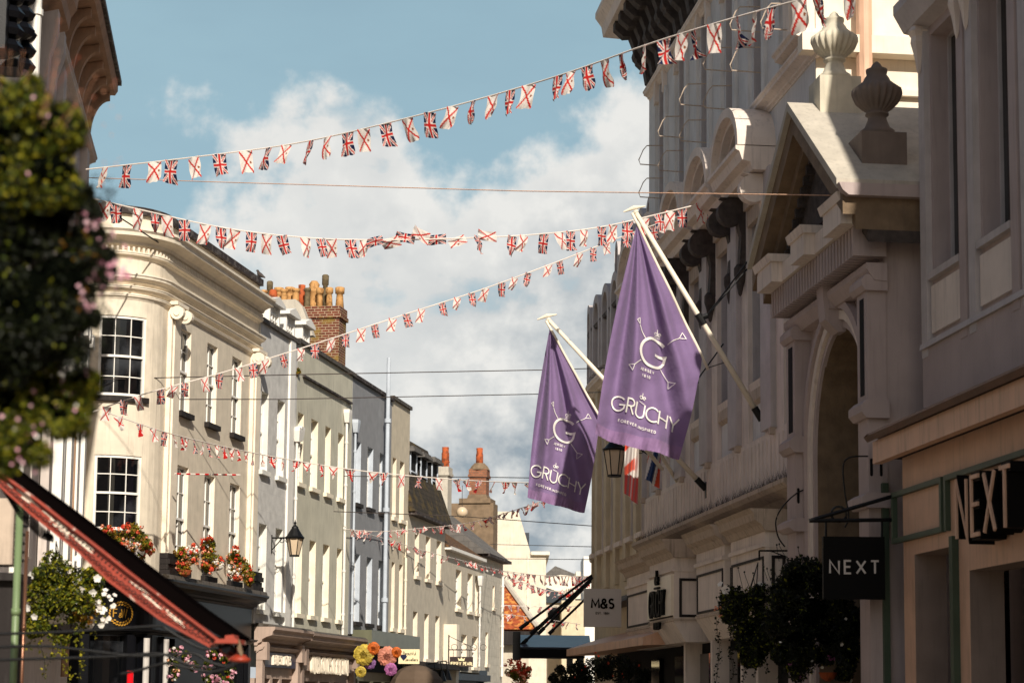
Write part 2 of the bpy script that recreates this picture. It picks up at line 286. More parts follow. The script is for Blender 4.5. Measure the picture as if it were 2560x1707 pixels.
# ------------------------------------------------------------------ stroke lettering
def _a(cx, cy, rx, ry, a0, a1, n=14): return arcpts(cx, cy, rx, ry, a0, a1, n)
G = {
 'N': (.72, [[(0, 0), (0, 1), (.72, 0), (.72, 1)]]), 'E': (.5, [[(.5, 1), (0, 1), (0, 0), (.5, 0)], [(0.03, .52), (.45, .52)]]),
 'X': (.7, [[(0, 0), (.7, 1)], [(0, 1), (.7, 0)]]), 'T': (.6, [[(0, 1), (.6, 1)], [(.3, .96), (.3, 0)]]),
 'G': (.95, [_a(.48, .5, .48, .5, 40, 330, 26)+[(.93, .46), (.55, .46)]]), 'R': (.52, [[(0, 0), (0, 1)]+_a(.25, .75, .25, .25, 90, -90, 8)+[(.03, .5)], [(.25, .48), (.52, 0)]]),
 'U': (.62, [[(0, 1)]+_a(.31, .31, .31, .31, 180, 360, 12)+[(.62, 1)]]), 'C': (.8, [_a(.5, .5, .5, .5, 45, 315, 24)]), 'H': (.66, [[(0, 0), (0, 1)], [(.66, 0), (.66, 1)], [(.03, .52), (.63, .52)]]),
 'Y': (.7, [[(0, 1), (.35, .48), (.7, 1)], [(.35, .45), (.35, 0)]]), 'F': (.48, [[(.48, 1), (0, 1), (0, 0)], [(.03, .52), (.42, .52)]]), 'O': (.96, [_a(.48, .5, .48, .5, 90, 450, 28)]),
 'V': (.7, [[(0, 1), (.35, 0), (.7, 1)]]), 'I': (.02, [[(0, 0), (0, 1)]]), 'S': (.5, [_a(.25, .76, .23, .24, 30, 270, 12)+_a(.25, .26, .25, .26, 90, -150, 12)[1:]]), 'P': (.5, [[(0, 0), (0, 1)]+_a(.25, .74, .25, .26, 90, -90, 8)+[(.03, .48)]]),
 'D': (.7, [[(0.01, 0), (0, 1)]+_a(.2, .5, .5, .5, 90, -90, 14)+[(.03, 0)]]), 'J': (.35, [[(.35, 1), (.35, .2)]+_a(.17, .2, .17, .2, 0, -140, 7)]), 'M': (.85, [[(0, 0), (.06, 1), (.42, .25), (.79, 1), (.85, 0)]]),
 '&': (.75, [[(.72, 0), (.22, .62)]+_a(.36, .8, .18, .2, 200, -40, 12)+_a(.3, .26, .28, .26, 100, 320, 12)+[(.7, .48)]]),
 'L': (.45, [[(0, 1), (0, 0), (.45, 0)]]), 'A': (.72, [[(0, 0), (.36, 1), (.72, 0)], [(.14, .34), (.58, .34)]]), 'B': (.5, [[(0, 0), (0, 1)]+_a(.2, .76, .24, .24, 90, -90, 8)+_a(.22, .26, .28, .26, 90, -90, 8)+[(.02, 0)]]),
 'W': (1.0, [[(0, 1), (.25, 0), (.5, 1), (.75, 0), (1, 1)]]), '1': (.2, [[(0, .8), (.16, 1), (.16, 0)]]), '8': (.5, [_a(.25, .76, .2, .22, 90, 450, 16), _a(.25, .27, .25, .27, 90, 450, 16)]),
 '0': (.55, [_a(.275, .5, .275, .5, 90, 450, 18)]), '4': (.5, [[(.38, 0), (.38, 1), (0, .3), (.5, .3)]]), '.': (.05, [[(0, 0), (0, .08)]]),
 'd': (.5, [_a(.23, .27, .23, .27, 0, 360, 16), [(.48, 1.1), (.48, 0)]]), 'e': (.5, [[(.03, .28), (.48, .28)]+_a(.25, .27, .23, .27, 5, 310, 14)]),
 'r': (.28, [[(0, .55), (0, 0)], _a(.2, .3, .18, .25, 160, 60, 6)]), 'a': (.46, [_a(.22, .27, .22, .27, 0, 360, 14), [(.46, .55), (.46, 0)]]), 'g': (.46, [_a(.22, .27, .22, .27, 0, 360, 14), [(.46, .55), (.46, -.2)]+_a(.24, -.2, .22, .18, 0, -150, 7)]),
 'n': (.42, [[(0, .55), (0, 0)], _a(.21, .32, .2, .23, 170, 0, 8)+[(.42, 0)]]), 'c': (.42, [_a(.25, .27, .23, .27, 50, 310, 12)]), 's': (.36, [_a(.18, .41, .15, .14, 30, 250, 7)+_a(.18, .14, .17, .14, 80, -150, 7)]), 'u': (.42, [[(0, .55)]+_a(.21, .22, .2, .22, 180, 350, 8), [(.42, .55), (.42, 0)]]), 'l': (.03, [[(0, 1.1), (0, 0)]]), 't': (.3, [[(.12, .85), (.14, 0)], [(0, .55), (.3, .55)]]), 'o': (.48, [_a(.24, .27, .24, .27, 90, 450, 16)]), 'y': (.42, [[(0, .55), (.2, 0)], [(.42, .55), (.1, -.35)]]), 'w': (.66, [[(0, .55), (.16, 0), (.33, .5), (.5, 0), (.66, .55)]]), ' ': (.35, []), 'i': (.03, [[(0, .55), (0, 0)]]), 'f': (.28, [_a(.2, .85, .12, .2, 60, 180, 6)+[(.08, 0)], [(0, .55), (.26, .55)]]), 'h': (.42, [[(0, 1.1), (0, 0)], _a(.21, .32, .2, .23, 170, 0, 8)+[(.42, 0)]]),
}
def strokes(mb, lines, w, fn, depth=0.0):
    """ribbon polylines of width w, mapped by fn(x,y,h) to 3D; h is height above the surface"""
    for q, ln in enumerate(lines):
        k = len(ln); closed = k > 3 and math.dist(ln[0], ln[-1]) < 1e-6; a = []; b = []; e = q*.0004
        for i, p in enumerate(ln):
            p0 = ln[i-1] if i else (ln[-2] if closed else None); p1 = ln[i+1] if i < k-1 else (ln[1] if closed else None)
            d0 = Vector((p[0]-p0[0], p[1]-p0[1])).normalized() if p0 else None; d1 = Vector((p1[0]-p[0], p1[1]-p[1])).normalized() if p1 else None
            t = (d0+d1) if (d0 and d1) else (d0 or d1)
            if t.length < 1e-3: t = d1
            t.normalize(); nn = Vector((-t.y, t.x)); sc = 1/max(.6, abs(nn.dot(Vector((-(d1 or d0).y, (d1 or d0).x)))))
            a.append((p[0]+nn.x*w/2*sc, p[1]+nn.y*w/2*sc)); b.append((p[0]-nn.x*w/2*sc, p[1]-nn.y*w/2*sc))
        vs = [fn(x, y, depth+e) for x, y in a]+[fn(x, y, depth+e) for x, y in b]
        if depth: vs += [fn(x, y, 0) for x, y in a]+[fn(x, y, 0) for x, y in b]
        fs = []
        for i in range(k-1):
            fs.append((i, i+1, k+i+1, k+i))
            if depth: fs += [(i, i+1, 2*k+i+1, 2*k+i), (k+i, k+i+1, 3*k+i+1, 3*k+i)]
        if depth: fs += [(0, k, 3*k, 2*k), (k-1, 2*k-1, 4*k-1, 3*k-1)]
        mb.add(vs, fs)
def text(mb, s, x, y, h, sp, w, fn, depth=0.0, xs=1.0):
    """text in the fn plane; x,y = lower left, h = cap height; returns end x"""
    for ch in s:
        gw, ls = G[ch]
        strokes(mb, [[(x+p[0]*h*xs, y+p[1]*h) for p in l] for l in ls], w, fn, depth)
        x += gw*h*xs+sp
    return x-sp
def textw(s, h, sp, xs=1.0): return sum(G[c][0]*h*xs+sp for c in s)-sp
# ------------------------------------------------------------------ builders: walls and windows
def wallmb(fr, u0, u1, z0, z1, ops, dep, seg=None):
    a, b = MB(fr), MB(fr)
    us = sorted({u0, u1} | {x for o in ops for x in o[:2]}); zs = sorted({z0, z1} | {x for o in ops for x in o[2:4]})
    if seg:
        q = []
        for i in range(len(us)-1):
            n = max(1, int(math.ceil((us[i+1]-us[i])/seg))); q += [us[i]+(us[i+1]-us[i])*k/n for k in range(n)]
        us = q+[us[-1]]
    for i in range(len(us)-1):
        for j in range(len(zs)-1):
            um, zm = (us[i]+us[i+1])/2, (zs[j]+zs[j+1])/2
            if any(o[0] < um < o[1] and o[2] < zm < o[3] for o in ops): continue
            a.quad((us[i], 0, zs[j]), (us[i+1], 0, zs[j]), (us[i+1], 0, zs[j+1]), (us[i], 0, zs[j+1]))
    for o in ops:
        ua, ub, za, zb = o[:4]; zt = zb
        if len(o) > 4 and o[4]:
            r = (ub-ua)/2; zt = zb-r*o[4]; c = arcpts((ua+ub)/2, zt, r, r*o[4], 180, 0, 14)
            for k in range(14):
                (x0, y0), (x1, y1) = c[k], c[k+1]
                a.quad((x0, 0, y0), (x1, 0, y1), (x1, 0, zb), (x0, 0, zb)); b.quad((x0, 0, y0), (x1, 0, y1), (x1, -dep, y1), (x0, -dep, y0))
        else: 
            n = 1 if not seg else max(1, int(math.ceil((ub-ua)/seg)))
            for k in range(n): x0 = ua+(ub-ua)*k/n; x1 = ua+(ub-ua)*(k+1)/n; b.quad((x0, 0, zb), (x1, 0, zb), (x1, -dep, zb), (x0, -dep, zb))
        b.quad((ua, 0, za), (ua, 0, zt), (ua, -dep, zt), (ua, -dep, za)); b.quad((ub, 0, za), (ub, 0, zt), (ub, -dep, zt), (ub, -dep, za))
        b.quad((ua, 0, za), (ub, 0, za), (ub, -dep, za), (ua, -dep, za))
    return a, b
def window(root, fr, ua, ub, za, zb, dep, cols=2, rows=2, frame='sash', glass='glass', sill=None, seg=None, fw=.055, sillp=.12, sillh=.13, mid=True, top=None):
    f = MB(fr); o0, o1 = -dep, -dep+.07
    f.box(ua, ua+fw, o0, o1, za, zb); f.box(ub-fw, ub, o0, o1, za, zb); f.box(ua+fw, ub-fw, o0, o1, zb-fw, zb, seg); f.box(ua+fw, ub-fw, o0, o1, za, za+fw*1.4, seg)
    zm = (za+zb)/2
    if mid: f.box(ua+fw, ub-fw, o0+.01, o1+.02, zm-.03, zm+.03, seg)
    for k in range(1, cols): u = ua+(ub-ua)*k/cols; f.box(u-.011, u+.011, o0+.01, o1-.01, za+fw, zb-fw)
    if rows:
        for s0, s1 in (((za, zm), (zm, zb)) if mid else ((za, zb),)):
            for k in range(1, rows): z = s0+(s1-s0)*k/rows; f.box(ua+fw, ub-fw, o0+.012, o1-.012, z-.013, z+.013, seg)
    w = f.build('window', M[frame], root)
    p = MB(fr); p.box(ua+.01, ub-.01, o0-.03, o0+.02, za+.01, zb-.01, seg); p.build('pane', M[glass], w)
    if sill:
        s = MB(fr); s.box(ua-.09, ub+.09, -dep+.03, sillp, za-sillh, za+.012, seg); s.build('sill', M[sill], w)
    return w
def body(root, fr, U, z0, z1, m, back=7, o=-.004, u0=0):
    b = MB(fr); b.box(u0+.003, u0+.08, -back, o, z0, z1-.01); b.box(U-.08, U-.003, -back, o, z0, z1-.01); b.box(u0+.08, U-.08, -back, -1.0, z0, z1-.03)
    return b.build('side_wall', M[m], root)
def wins(fr, row):
    """pixel rectangles (x0,x1,ytop,ybottom) -> openings on the wall, levelled along the row"""
    q = [(fr.u(x0, (yt+yb)/2), fr.u(x1, (yt+yb)/2), fr.z(x0, yb), fr.z(x0, yt)) for x0, x1, yt, yb in row]
    za = sum(a[2] for a in q)/len(q); zb = sum(a[3] for a in q)/len(q)
    return [(a[0], a[1], za, zb) for a in q]
def cornice(root, fr, u0, u1, z, prof, m, name='cornice', seg=None):
    """prof: (o, dz) outline from wall bottom round to wall top"""
    b = MB(fr); b.ext([(o, z+dz) for o, dz in prof], u0, u1, seg); return b.build(name, M[m], root)
CORN = lambda p, h: [(-.05, 0), (.08*p, 0), (.12*p, .12*h), (.3*p, .2*h), (.34*p, .34*h), (.55*p, .46*h), (.85*p, .56*h), (.88*p, .74*h), (p, .86*h), (p, h), (-.05, h)]
def pipe(root, fr, px, y0, y1, m, r=.055, o=.1, name='downpipe', hopper=True, hop='up', brackets=5):
    u = fr.u(px, (y0+y1)/2, o); z1, z0 = fr.z(px, y0, o), fr.z(px, y1, o); b = MB(fr)
    r *= .5; b.tube([(u, o, z0), (u, o, z1)], r, 8)
    for k in range(brackets): z = z0+(z1-z0)*(k+.5)/brackets; b.tube([(u, o, z-.04), (u, o, z+.04)], r*1.35, 8)
    p = b.build(name, M[m], root)
    if hopper:
        h = MB(fr); h.add([(u+du*s, o+do*s2, z1+dz) for dz, s, s2 in ((-.05, .1, .1), (.3, .19, .14), (.42, .19, .14)) for du, do in ((-1, -.6), (1, -.6), (1, 1), (-1, 1))],
              [(0, 1, 5, 4), (1, 2, 6, 5), (2, 3, 7, 6), (3, 0, 4, 7), (4, 5, 9, 8), (5, 6, 10, 9), (6, 7, 11, 10), (7, 4, 8, 11), (0, 1, 2, 3), (8, 9, 10, 11)]); h.build('hopper', M[m], p)
    return p
# ------------------------------------------------------------------ ground
g = MB(); g.add([(-400, -150, 0), (400, -150, 0), (400, 900, 0), (-400, 900, 0)], [(0, 1, 2, 3)]); g.build('ground', M['ground'], kind='structure')
# ------------------------------------------------------------------ LEFT ROW
q = at(394, 1400, 53.5); LF = Fr(q[0], 53.5, .178, 'L')
# --- house A: cream house with rounded corner
RA, TH = 1.45, math.radians(84)
def warpA(u, o):
    if u >= 0: return u, o
    t = min(-u/RA, TH); e = max(0, -u-RA*TH)
    return -(RA+o)*math.sin(t)-e*math.cos(t), (RA+o)*math.cos(t)-RA-e*math.sin(t)
A = Fr(LF.O[0], LF.O[1], LF.az, 'L', warpA); A0 = LF
def findu(px, lo=-9, hi=0, z=9):
    for _ in range(40):
        m = (lo+hi)/2
        if proj(A.w(m, 0, z))[0] < px: lo = m
        else: hi = m
    return (lo+hi)/2
rootA = empty('corner_house', tuple(A.O), A.rz, 'cream stucco corner house with rounded corner and heavy cornice', 'building')
uE = A0.u(640, 1100); uP = A0.u(441, 1000)
zSh = A0.z(441, 1455)            # top of the shopfront
zPar = A0.z(441, 570)+.12
row1 = wins(A0, [(448, 476, 816, 1027), (516, 542, 854, 1056), (578.6, 603, 889, 1086)]); row2 = wins(A0, [(440, 468, 1159, 1428), (508, 534, 1182, 1440), (572, 597, 1206, 1452)])
def zat(u, y):
    w = A.w(u, 0, 0); lo, hi = 0, 40
    for _ in range(40):
        m = (lo+hi)/2
        if proj((w[0], w[1], m))[1] > y: lo = m
        else: hi = m
    return (lo+hi)/2
ua, ub = findu(240), findu(359); uc = (ua+ub)/2
dr = [(ua, ub, zat(uc, 991), zat(uc, 789)), (findu(240), findu(358), zat(uc, 1326), zat(uc, 1137))]
ULEFT = -RA*TH-4.2
zst = row1[0][2]-1.3
wa, wr = wallmb(A, ULEFT, uE, zSh, zPar, row1+row2+dr, .17, .25)
build2(wa, wr, 'wall', M['cream'], M['creamtrim'], rootA)
bA = MB(A0); bA.box(.1, uE-.02, -8, -.9, zSh, zPar-.02); bA.box(uE-.09, uE-.01, -8, -.006, zSh, zPar-.02); bA.box(-3.2, 0, -8, -1.8, zSh, zPar-.02); bA.build('core_wall', M['cream'], rootA)
for i, o in enumerate(row1): window(rootA, A, *o, .16, 2, 2, sill='sill', sillp=.14)
for i, o in enumerate(row2): window(rootA, A, *o, .16, 2, 2, sill='sill', sillp=.14)
for i, o in enumerate(dr): window(rootA, A, *o, .10, 3, 2, sill='sill', seg=.2, fw=.07, sillp=.1)
zc = A0.z(458, 640, .5)
def corA(z, p, h, name, m='creamtrim', u0=ULEFT, u1=None): cornice(rootA, A, u0, uE if u1 is None else u1, z, CORN(p, h), m, name, .22)
zc1 = A0.z(454, 668); zb = A0.z(425, 775)
corA(zc1, .54, .5, 'cornice'); corA(zc1-.26, .16, .16, 'bed_mould')
corA(zb+.42, .26, .26, 'architrave'); corA(zb+.2, .16, .16, 'architrave'); corA(zb, .1, .14, 'architrave')
cornice(rootA, A, ULEFT, uE, zPar-.16, [(-.3, 0), (.12, 0), (.12, .2), (-.3, .2)], 'darkcap', 'coping', .25)
dt = MB(A); u = -RA*TH
while u < uE-.1: dt.box(u, u+.055, .02, .15, zc1-.12, zc1+.04); u += .13
dt.build('dentils', M['creamtrim'], rootA)
# pilasters with scrolled capitals
def pilaster(u0, u1, zt, zbm):
    p = MB(A); p.box(u0, u1, -.02, .12, zbm, zt); p.box(u0+.12, u1-.12, -.02, .17, zbm, zt-.05); c = p.build('pilaster', M['creamtrim'], rootA)
    k = MB(A); k.box(u0-.08, u1+.08, -.02, .3, zt-.1, zt-.003)
    for uu in (u0+.02, u1-.02): k.tube([(uu-.09, .27, zt-.32), (uu+.09, .27, zt-.32)], .19, 14); k.tube([(uu-.12, .27, zt-.32), (uu+.12, .27, zt-.32)], .09, 10)
    k.box(u0+.05, u1-.05, .0, .24, zt-.36, zt-.1); k.build('capital', M['creamtrim'], c)
zcap = A0.z(441, 757, .15)
pilaster(uP-.85, uP-.12, zcap, zSh+.1); pilaster(uE-.75, uE-.06, zcap, zSh+.1)
for uu in (uP-.85, uE-.75):
    b = MB(A)
    for k in range(4): b.box(uu-.1, uu+.95, -.01, .3-.05*(k % 2), zSh+.12+k*.15, zSh+.26+k*.15)
    b.build('console_block', M['sill'], rootA)
# side-street wing, far left, with pilasters
for uu in (-2.45, -2.9, -3.5, -3.9, -4.6, -5.1): b = MB(A); b.box(uu-.11, uu+.11, -.02, .14, zSh-.5, zst+2.5); b.build('side_pilaster', M['creamtrim'], rootA)
b = MB(A); b.tube([(-2.7, .16, zSh-1.5), (-2.7, .16, zPar-1.2)], .09, 8); b.build('downpipe', M['white'], rootA)
wx = MB(A); wx.box(ULEFT-4.5, ULEFT-.001, -.3, -.02, 0, zPar); wx.build('wing_wall', M['creamtrim'], rootA)
# --- dark corner shopfront below house A
sh = empty('corner_shopfront', tuple(A.O), A.rz, 'glossy dark navy shopfront with gold round emblem and gold script, below the cream corner house', 'shopfront')
wop = [(findu(238), findu(335), .3, zat(-1.5, 1597)-.15), (findu(358), findu(376), .3, 3.3), (.4, 1.55, .5, 3.3), (uE-3.6, uE-2.2, .5, 3.3), (uE-1.9, uE-.7, .5, 3.3)]
wop = [(a, b2, .4, zSh-1.55) for a, b2, _, _ in wop]
w1, w2 = wallmb(A, ULEFT, uE+.02, 0, zSh-.02, wop, .25, .2); build2(w1, w2, 'fascia', M['navy'], M['navy'], sh)
for o in wop: p = MB(A); p.box(o[0], o[1], -.28, -.2, .4, zSh-1.55, .25); p.build('shop_window', M['glass'], sh)
cornice(sh, A, ULEFT, uE+.02, zSh-.42, CORN(.55, .4), 'navy', 'cornice', .2); cornice(sh, A, ULEFT, uE+.02, zSh-.015, [(-.1, 0), (.5, 0), (.46, .12), (-.1, .16)], 'lead', 'lead_capping', .2)
cornice(sh, A, ULEFT, uE+.02, zSh-1.5, CORN(.22, .14), 'navy', 'string_course', .2)
for uu in (findu(237), findu(340), findu(382), uP-.6, uE-.5, uE-2.05): b = MB(A); b.box(uu-.09, uu+.09, .0, .12, 0, zSh-1.52); b.build('pilaster', M['navy'], sh)
for px in (366, 391): uu = findu(px) if px < 390 else .05; b = MB(A); b.lathe([(.075, 0), (.075, zSh-1.6)], (uu, .3, 0), 12); b.build('column', M['signw'], sh)
# gold round emblem: ring of leaves and letters
ue = findu(319); ze = zat(ue, 1533); Re = .335
em = MB(A)
def fnA(u0_, z0_, sc, o0=.02): return lambda x, y, h: (u0_+x*sc, o0+h, z0_+y*sc)
fe = fnA(ue, ze, Re, .02)
for ring, n, rl in ((.90, 26, .2), (.70, 18, .17)):
    for k in range(n):
        a = 2*math.pi*k/n+(.1 if ring < .8 else 0); ca, sa = math.cos(a), math.sin(a); da = a+math.pi/2+.5
        if ring < .8 and abs(sa) < .45: continue
        pts = []
        for t in range(10):
            tt = 2*math.pi*t/10; lx, ly = rl*.62*math.cos(tt), .062*math.sin(tt); pts.append(fe(ca*ring+lx*math.cos(da)-ly*math.sin(da), sa*ring+lx*math.sin(da)+ly*math.cos(da), .012))
        em.quad(*pts)
text(em, 'F', -.62, -.28, .62, 0, .085, fe, .012); text(em, '&', -.18, -.3, .34, 0, .06, fe, .014); text(em, 'W', .0, -.28, .62, 0, .085, fe, .016, .72)
em.build('gold_emblem', M['gold'], sh)
b = MB(A); us = uP+1.0; text(b, 'Fragrance', us, zSh-1.0, .34, .07, .05, lambda x, y, h: (x, .02+h, y), .05, .8); b.build('gold_lettering', M['gold'], sh)
# --- generic terrace houses
def house(name, label, px0, px1, ytop0, rows, wm, tm, dep=.28, sillm=None, cap='lead', caph=.14, o=0, ybase=1560, sillp=.12, zb_=None, cols=2, frame='sash', shop=None, glass='glass', capo=.1):
    u0 = LF.u(px0, 1300); fr = LF.sub(u0, o); U = fr.u(px1, 1300); zt = fr.z(px0, ytop0)
    root = empty(name, tuple(fr.O), fr.rz, label, 'building')
    ops = []
    for r in rows: ops += wins(fr, r)
    z0 = 0 if shop is None else shop
    a, b = wallmb(fr, 0, U, z0, zt, ops, dep); build2(a, b, 'wall', M[wm], M[tm], root); body(root, fr, U, z0, zt, wm)
    for op in ops: window(root, fr, *op, dep-.02, cols, 2, frame=frame, sill=sillm, sillp=sillp, glass=glass)
    if cap: cornice(root, fr, -.01, U+.01, zt-.012, [(-.5, 0), (capo, 0), (capo, caph), (-.5, caph)], cap, 'parapet_coping')
    return root, fr, U, zt, ops
shopz = {}
# B pale blue
zshB = LF.z(654, 1560)
rB, fB, UB, ztB, opB = house('pale_blue_house', 'narrow pale blue rendered house with white dormers, second house along the sunny left row', 640, 735, 795,
    [[(651.6, 670, 974, 1172), (692, 710.5, 996.6, 1194)], [(645, 665, 1305.5, 1523), (687, 705, 1318, 1530)]], 'blueish', 'bluetrim', sillm='bluetrim', shop=zshB)
b = MB(fB); b.box(UB-1.0, UB-.45, -.01, .07, zshB, ztB-.02); b.build('corner_pilaster', M['white'], rB)
# mansard and dormers
b = MB(fB); b.prism([(0.1, ztB-.3), (UB+3.5, ztB-.3), (UB+3.5, ztB+.3), (.1, ztB+1.6)], -2.6, -1.5); b.build('mansard_roof', M['slategrey'], rB)
for (pf, pb, yt, yb) in ((676, 699, 757, 812), (717.6, 736.5, 786, 838), (757.8, 774, 813, 866)):
    oo = -.55; u0 = fB.u(pf, (yt+yb)/2, oo); u1 = fB.u(pb, (yt+yb)/2, oo); za, zb2 = fB.z(pf, yb, oo)-.1, fB.z(pf, yt, oo)
    b = MB(fB); b.box(u0-.06, u0+.05, oo-1.6, oo, za, zb2); b.box(u1-.05, u1+.06, oo-1.6, oo, za, zb2); b.box(u0+.05, u1-.05, oo-1.6, oo-.12, za, zb2); dm = b.build('dormer', M['white'], rB)
    b = MB(fB); b.prism([(u0-.2, zb2), (u1+.2, zb2), (u1+.2, zb2+.1), ((u0+u1)/2, zb2+.3), (u0-.2, zb2+.1)], oo-1.6, oo+.16); b.build('dormer_roof', M['white'], dm)
    b = MB(fB); f2 = fB
    b.box(u0+.05, u0+.11, oo-.11, oo-.03, za, zb2); b.box(u1-.11, u1-.05, oo-.11, oo-.03, za, zb2)
    for k in (1, 2): uu = u0+.08+(u1-u0-.16)*k/3; b.box(uu-.02, uu+.02, oo-.1, oo-.04, za, zb2)
    for k in (0, 1, 2, 3): z = za+.1+(zb2-za-.15)*k/3; b.box(u0+.11, u1-.11, oo-.1, oo-.045, z-.02, z+.02)
    wn = b.build('dormer_window', M['sash'], dm)
# C pale green
zshC = LF.z(735, 1575)
rC, fC, UC, ztC, opC = house('pale_green_house', 'weathered pale green rendered house with two white hoppers, below the brick chimney stack', 735, 875, 848,
    [[(743, 758, 1029, 1205), (776.5, 794, 1044.5, 1217.6), (812, 826, 1062, 1232), (844, 858, 1079, 1247)], [(738, 754, 1334, 1532), (772, 788, 1349.5, 1538), (806, 822, 1359, 1544), (841, 854, 1370.5, 1550.6)]], 'green', 'greentrim', sillm='greentrim', shop=zshC)
cornice(rC, fC, 0.6, UC-.3, fC.z(752, 940), [(-.02, 0), (.1, 0), (.1, .07), (-.02, .07)], 'darkcap', 'string_course')
pipe(rC, fC, 737, 1098, 1590, 'white', .09); pipe(rC, fC, 747, 1098, 1200, 'white', .06); pipe(rC, fC, 862, 1050, 1590, 'white', .1)
# D slate grey
zshD = LF.z(878, 1585)
rD, fD, UD, ztD, opD = house('slate_grey_house', 'slate grey rendered house with pale window reveals and a tall grey flue', 876, 975, 938,
    [[(889, 901.6, 1102, 1259), (918, 932, 1115, 1270), (948.5, 962, 1127.5, 1278)], [(885, 899, 1383, 1555), (915.5, 929, 1390, 1559), (945, 958, 1397, 1561)]], 'grey', 'greytrim', sillm='sill', shop=zshD, cap='darkcap')
pipe(rD, fD, 884, 1075, 1584, 'greytrim', .09)
b = MB(fD); u = fD.u(967, 1200, .25); zt_, zb_ = fD.z(971, 893, .25), fD.z(967, 1580, .25); b.tube([(u, .25, zb_), (u, .25, zt_)], .08, 10)
for z in (zt_-2.5, zt_-6, zt_-9.5, zt_-13): b.tube([(u, .25, z-.08), (u, .25, z+.08)], .13, 10)
b.build('flue', M['greytrim'], rD)
# E narrow beige
zshE = LF.z(975, 1600)
rE, fE, UE_, ztE, opE = house('narrow_beige_house', 'narrow beige house two windows wide, right of the slate grey house', 975, 1021, 993,
    [[(981, 990, 1142, 1293), (999, 1010, 1150, 1299)], [(978, 986, 1403, 1569), (997, 1006, 1409, 1573)]], 'beige', 'beigetrim', sillm='beigetrim', shop=zshE)
pipe(rE, fE, 1014, 1300, 1600, 'greentrim', .1, hopper=False)
# F dormer house
rF, fF, UF, ztF, opF = house('mansard_house', 'greige house with mossy slate mansard and three dark dormers', 1021, 1113, 1284,
    [[(1036.6, 1047, 1331, 1440), (1064, 1075.5, 1339, 1446), (1091, 1103, 1345.5, 1454)], [(1032, 1043, 1528, 1645), (1060.5, 1071, 1532, 1645), (1088, 1098, 1537, 1649)]], 'stone', 'beigetrim', sillm='beigetrim', cap='darkcap', capo=.35, cols=1, shop=LF.z(1021, 1668))
zrt = fF.z(1034, 1100, -1.2)
b = MB(fF); b.ext([(.3, ztF+.12), (-.9, zrt-.3), (-3.5, zrt+.2), (-3.5, ztF)], -.1, UF+.25); b.build('mansard_roof', M['slate'], rF)
for (pf, pb, yt, yb) in ((1024, 1043, 1128, 1214), (1050, 1068, 1143, 1226), (1078, 1092, 1155, 1236)):
    oo = -.35; u0 = fF.u(pf, (yt+yb)/2, oo); u1 = u0+1.25; za, zb2 = fF.z(pf, yb, oo), fF.z(pf, yt, oo)
    b = MB(fF); b.box(u0, u1, oo-1.5, oo, za, zb2); dm = b.build('dormer', M['dark'], rF)
    b = MB(fF); b.box(u0-.2, u1+.2, oo-1.6, oo+.25, zb2, zb2+.12); b.box(u0-.12, u1+.12, oo-1.6, oo+.18, zb2+.12, zb2+.24); b.build('dormer_roof', M['slategrey'], dm)
    b = MB(fF); b.box(u0, u0+.09, oo, oo+.05, za, zb2); b.box(u1-.09, u1, oo, oo+.05, za, zb2); b.box(u0+.09, u1-.09, oo, oo+.05, za, za+.12); b.box(u0+.09, u1-.09, oo+.01, oo+.08, za+.6, za+.66); b.build('dormer_window', M['greytrim'], dm)
# G brown-roofed house
rG, fG, UG, ztG, opG = house('brown_roofed_house', 'low greige house under a mossy brown roof', 1113, 1203, 1372,
    [[(1139, 1153, 1421, 1532), (1168.6, 1181, 1431, 1538), (1187.5, 1198, 1437.7, 1511)], [(1131, 1138, 1578, 1660), (1152.7, 1166.5, 1586, 1666), (1180, 1194, 1590, 1668)]], 'stone', 'beigetrim', sillm='beigetrim', cap='white', capo=.3, cols=1, shop=LF.z(1113, 1675))
b = MB(fG); zg = fG.z(1117, 1325, -2); b.ext([(.3, ztG+.1), (-2.3, zg+.1), (-5, ztG)], -.05, UG); b.build('roof', M['mossroof'], rG)
pipe(rG, fG, 1199, 1460, 1665, 'white', .09)
b = MB(fG); b.box(.0, .55, 0, .6, 0, fG.z(1113, 1560)); b.build('buttress', M['beigetrim'], rG)
# H slate-blocked house
rH, fH, UH, ztH, opH = house('ashlar_house', 'pale ashlar-lined house with small windows at far end of left row', 1203, 1259, 1389,
    [[(1231.5, 1236.5, 1463, 1519)], [(1213.4, 1220, 1579, 1660)]], 'stoneblk', 'beigetrim', sillm='beigetrim', cap='darkcap', capo=.45, cols=1)
b = MB(fH); zg = fH.z(1140, 1302, -4); b.ext([(.4, ztH+.1), (-3.2, zg), (-6, ztH)], -.3, UH+.1); b.build('roof', M['slategrey'], rH)
pipe(rH, fH, 1256, 1440, 1690, 'white', .14, hopper=False)
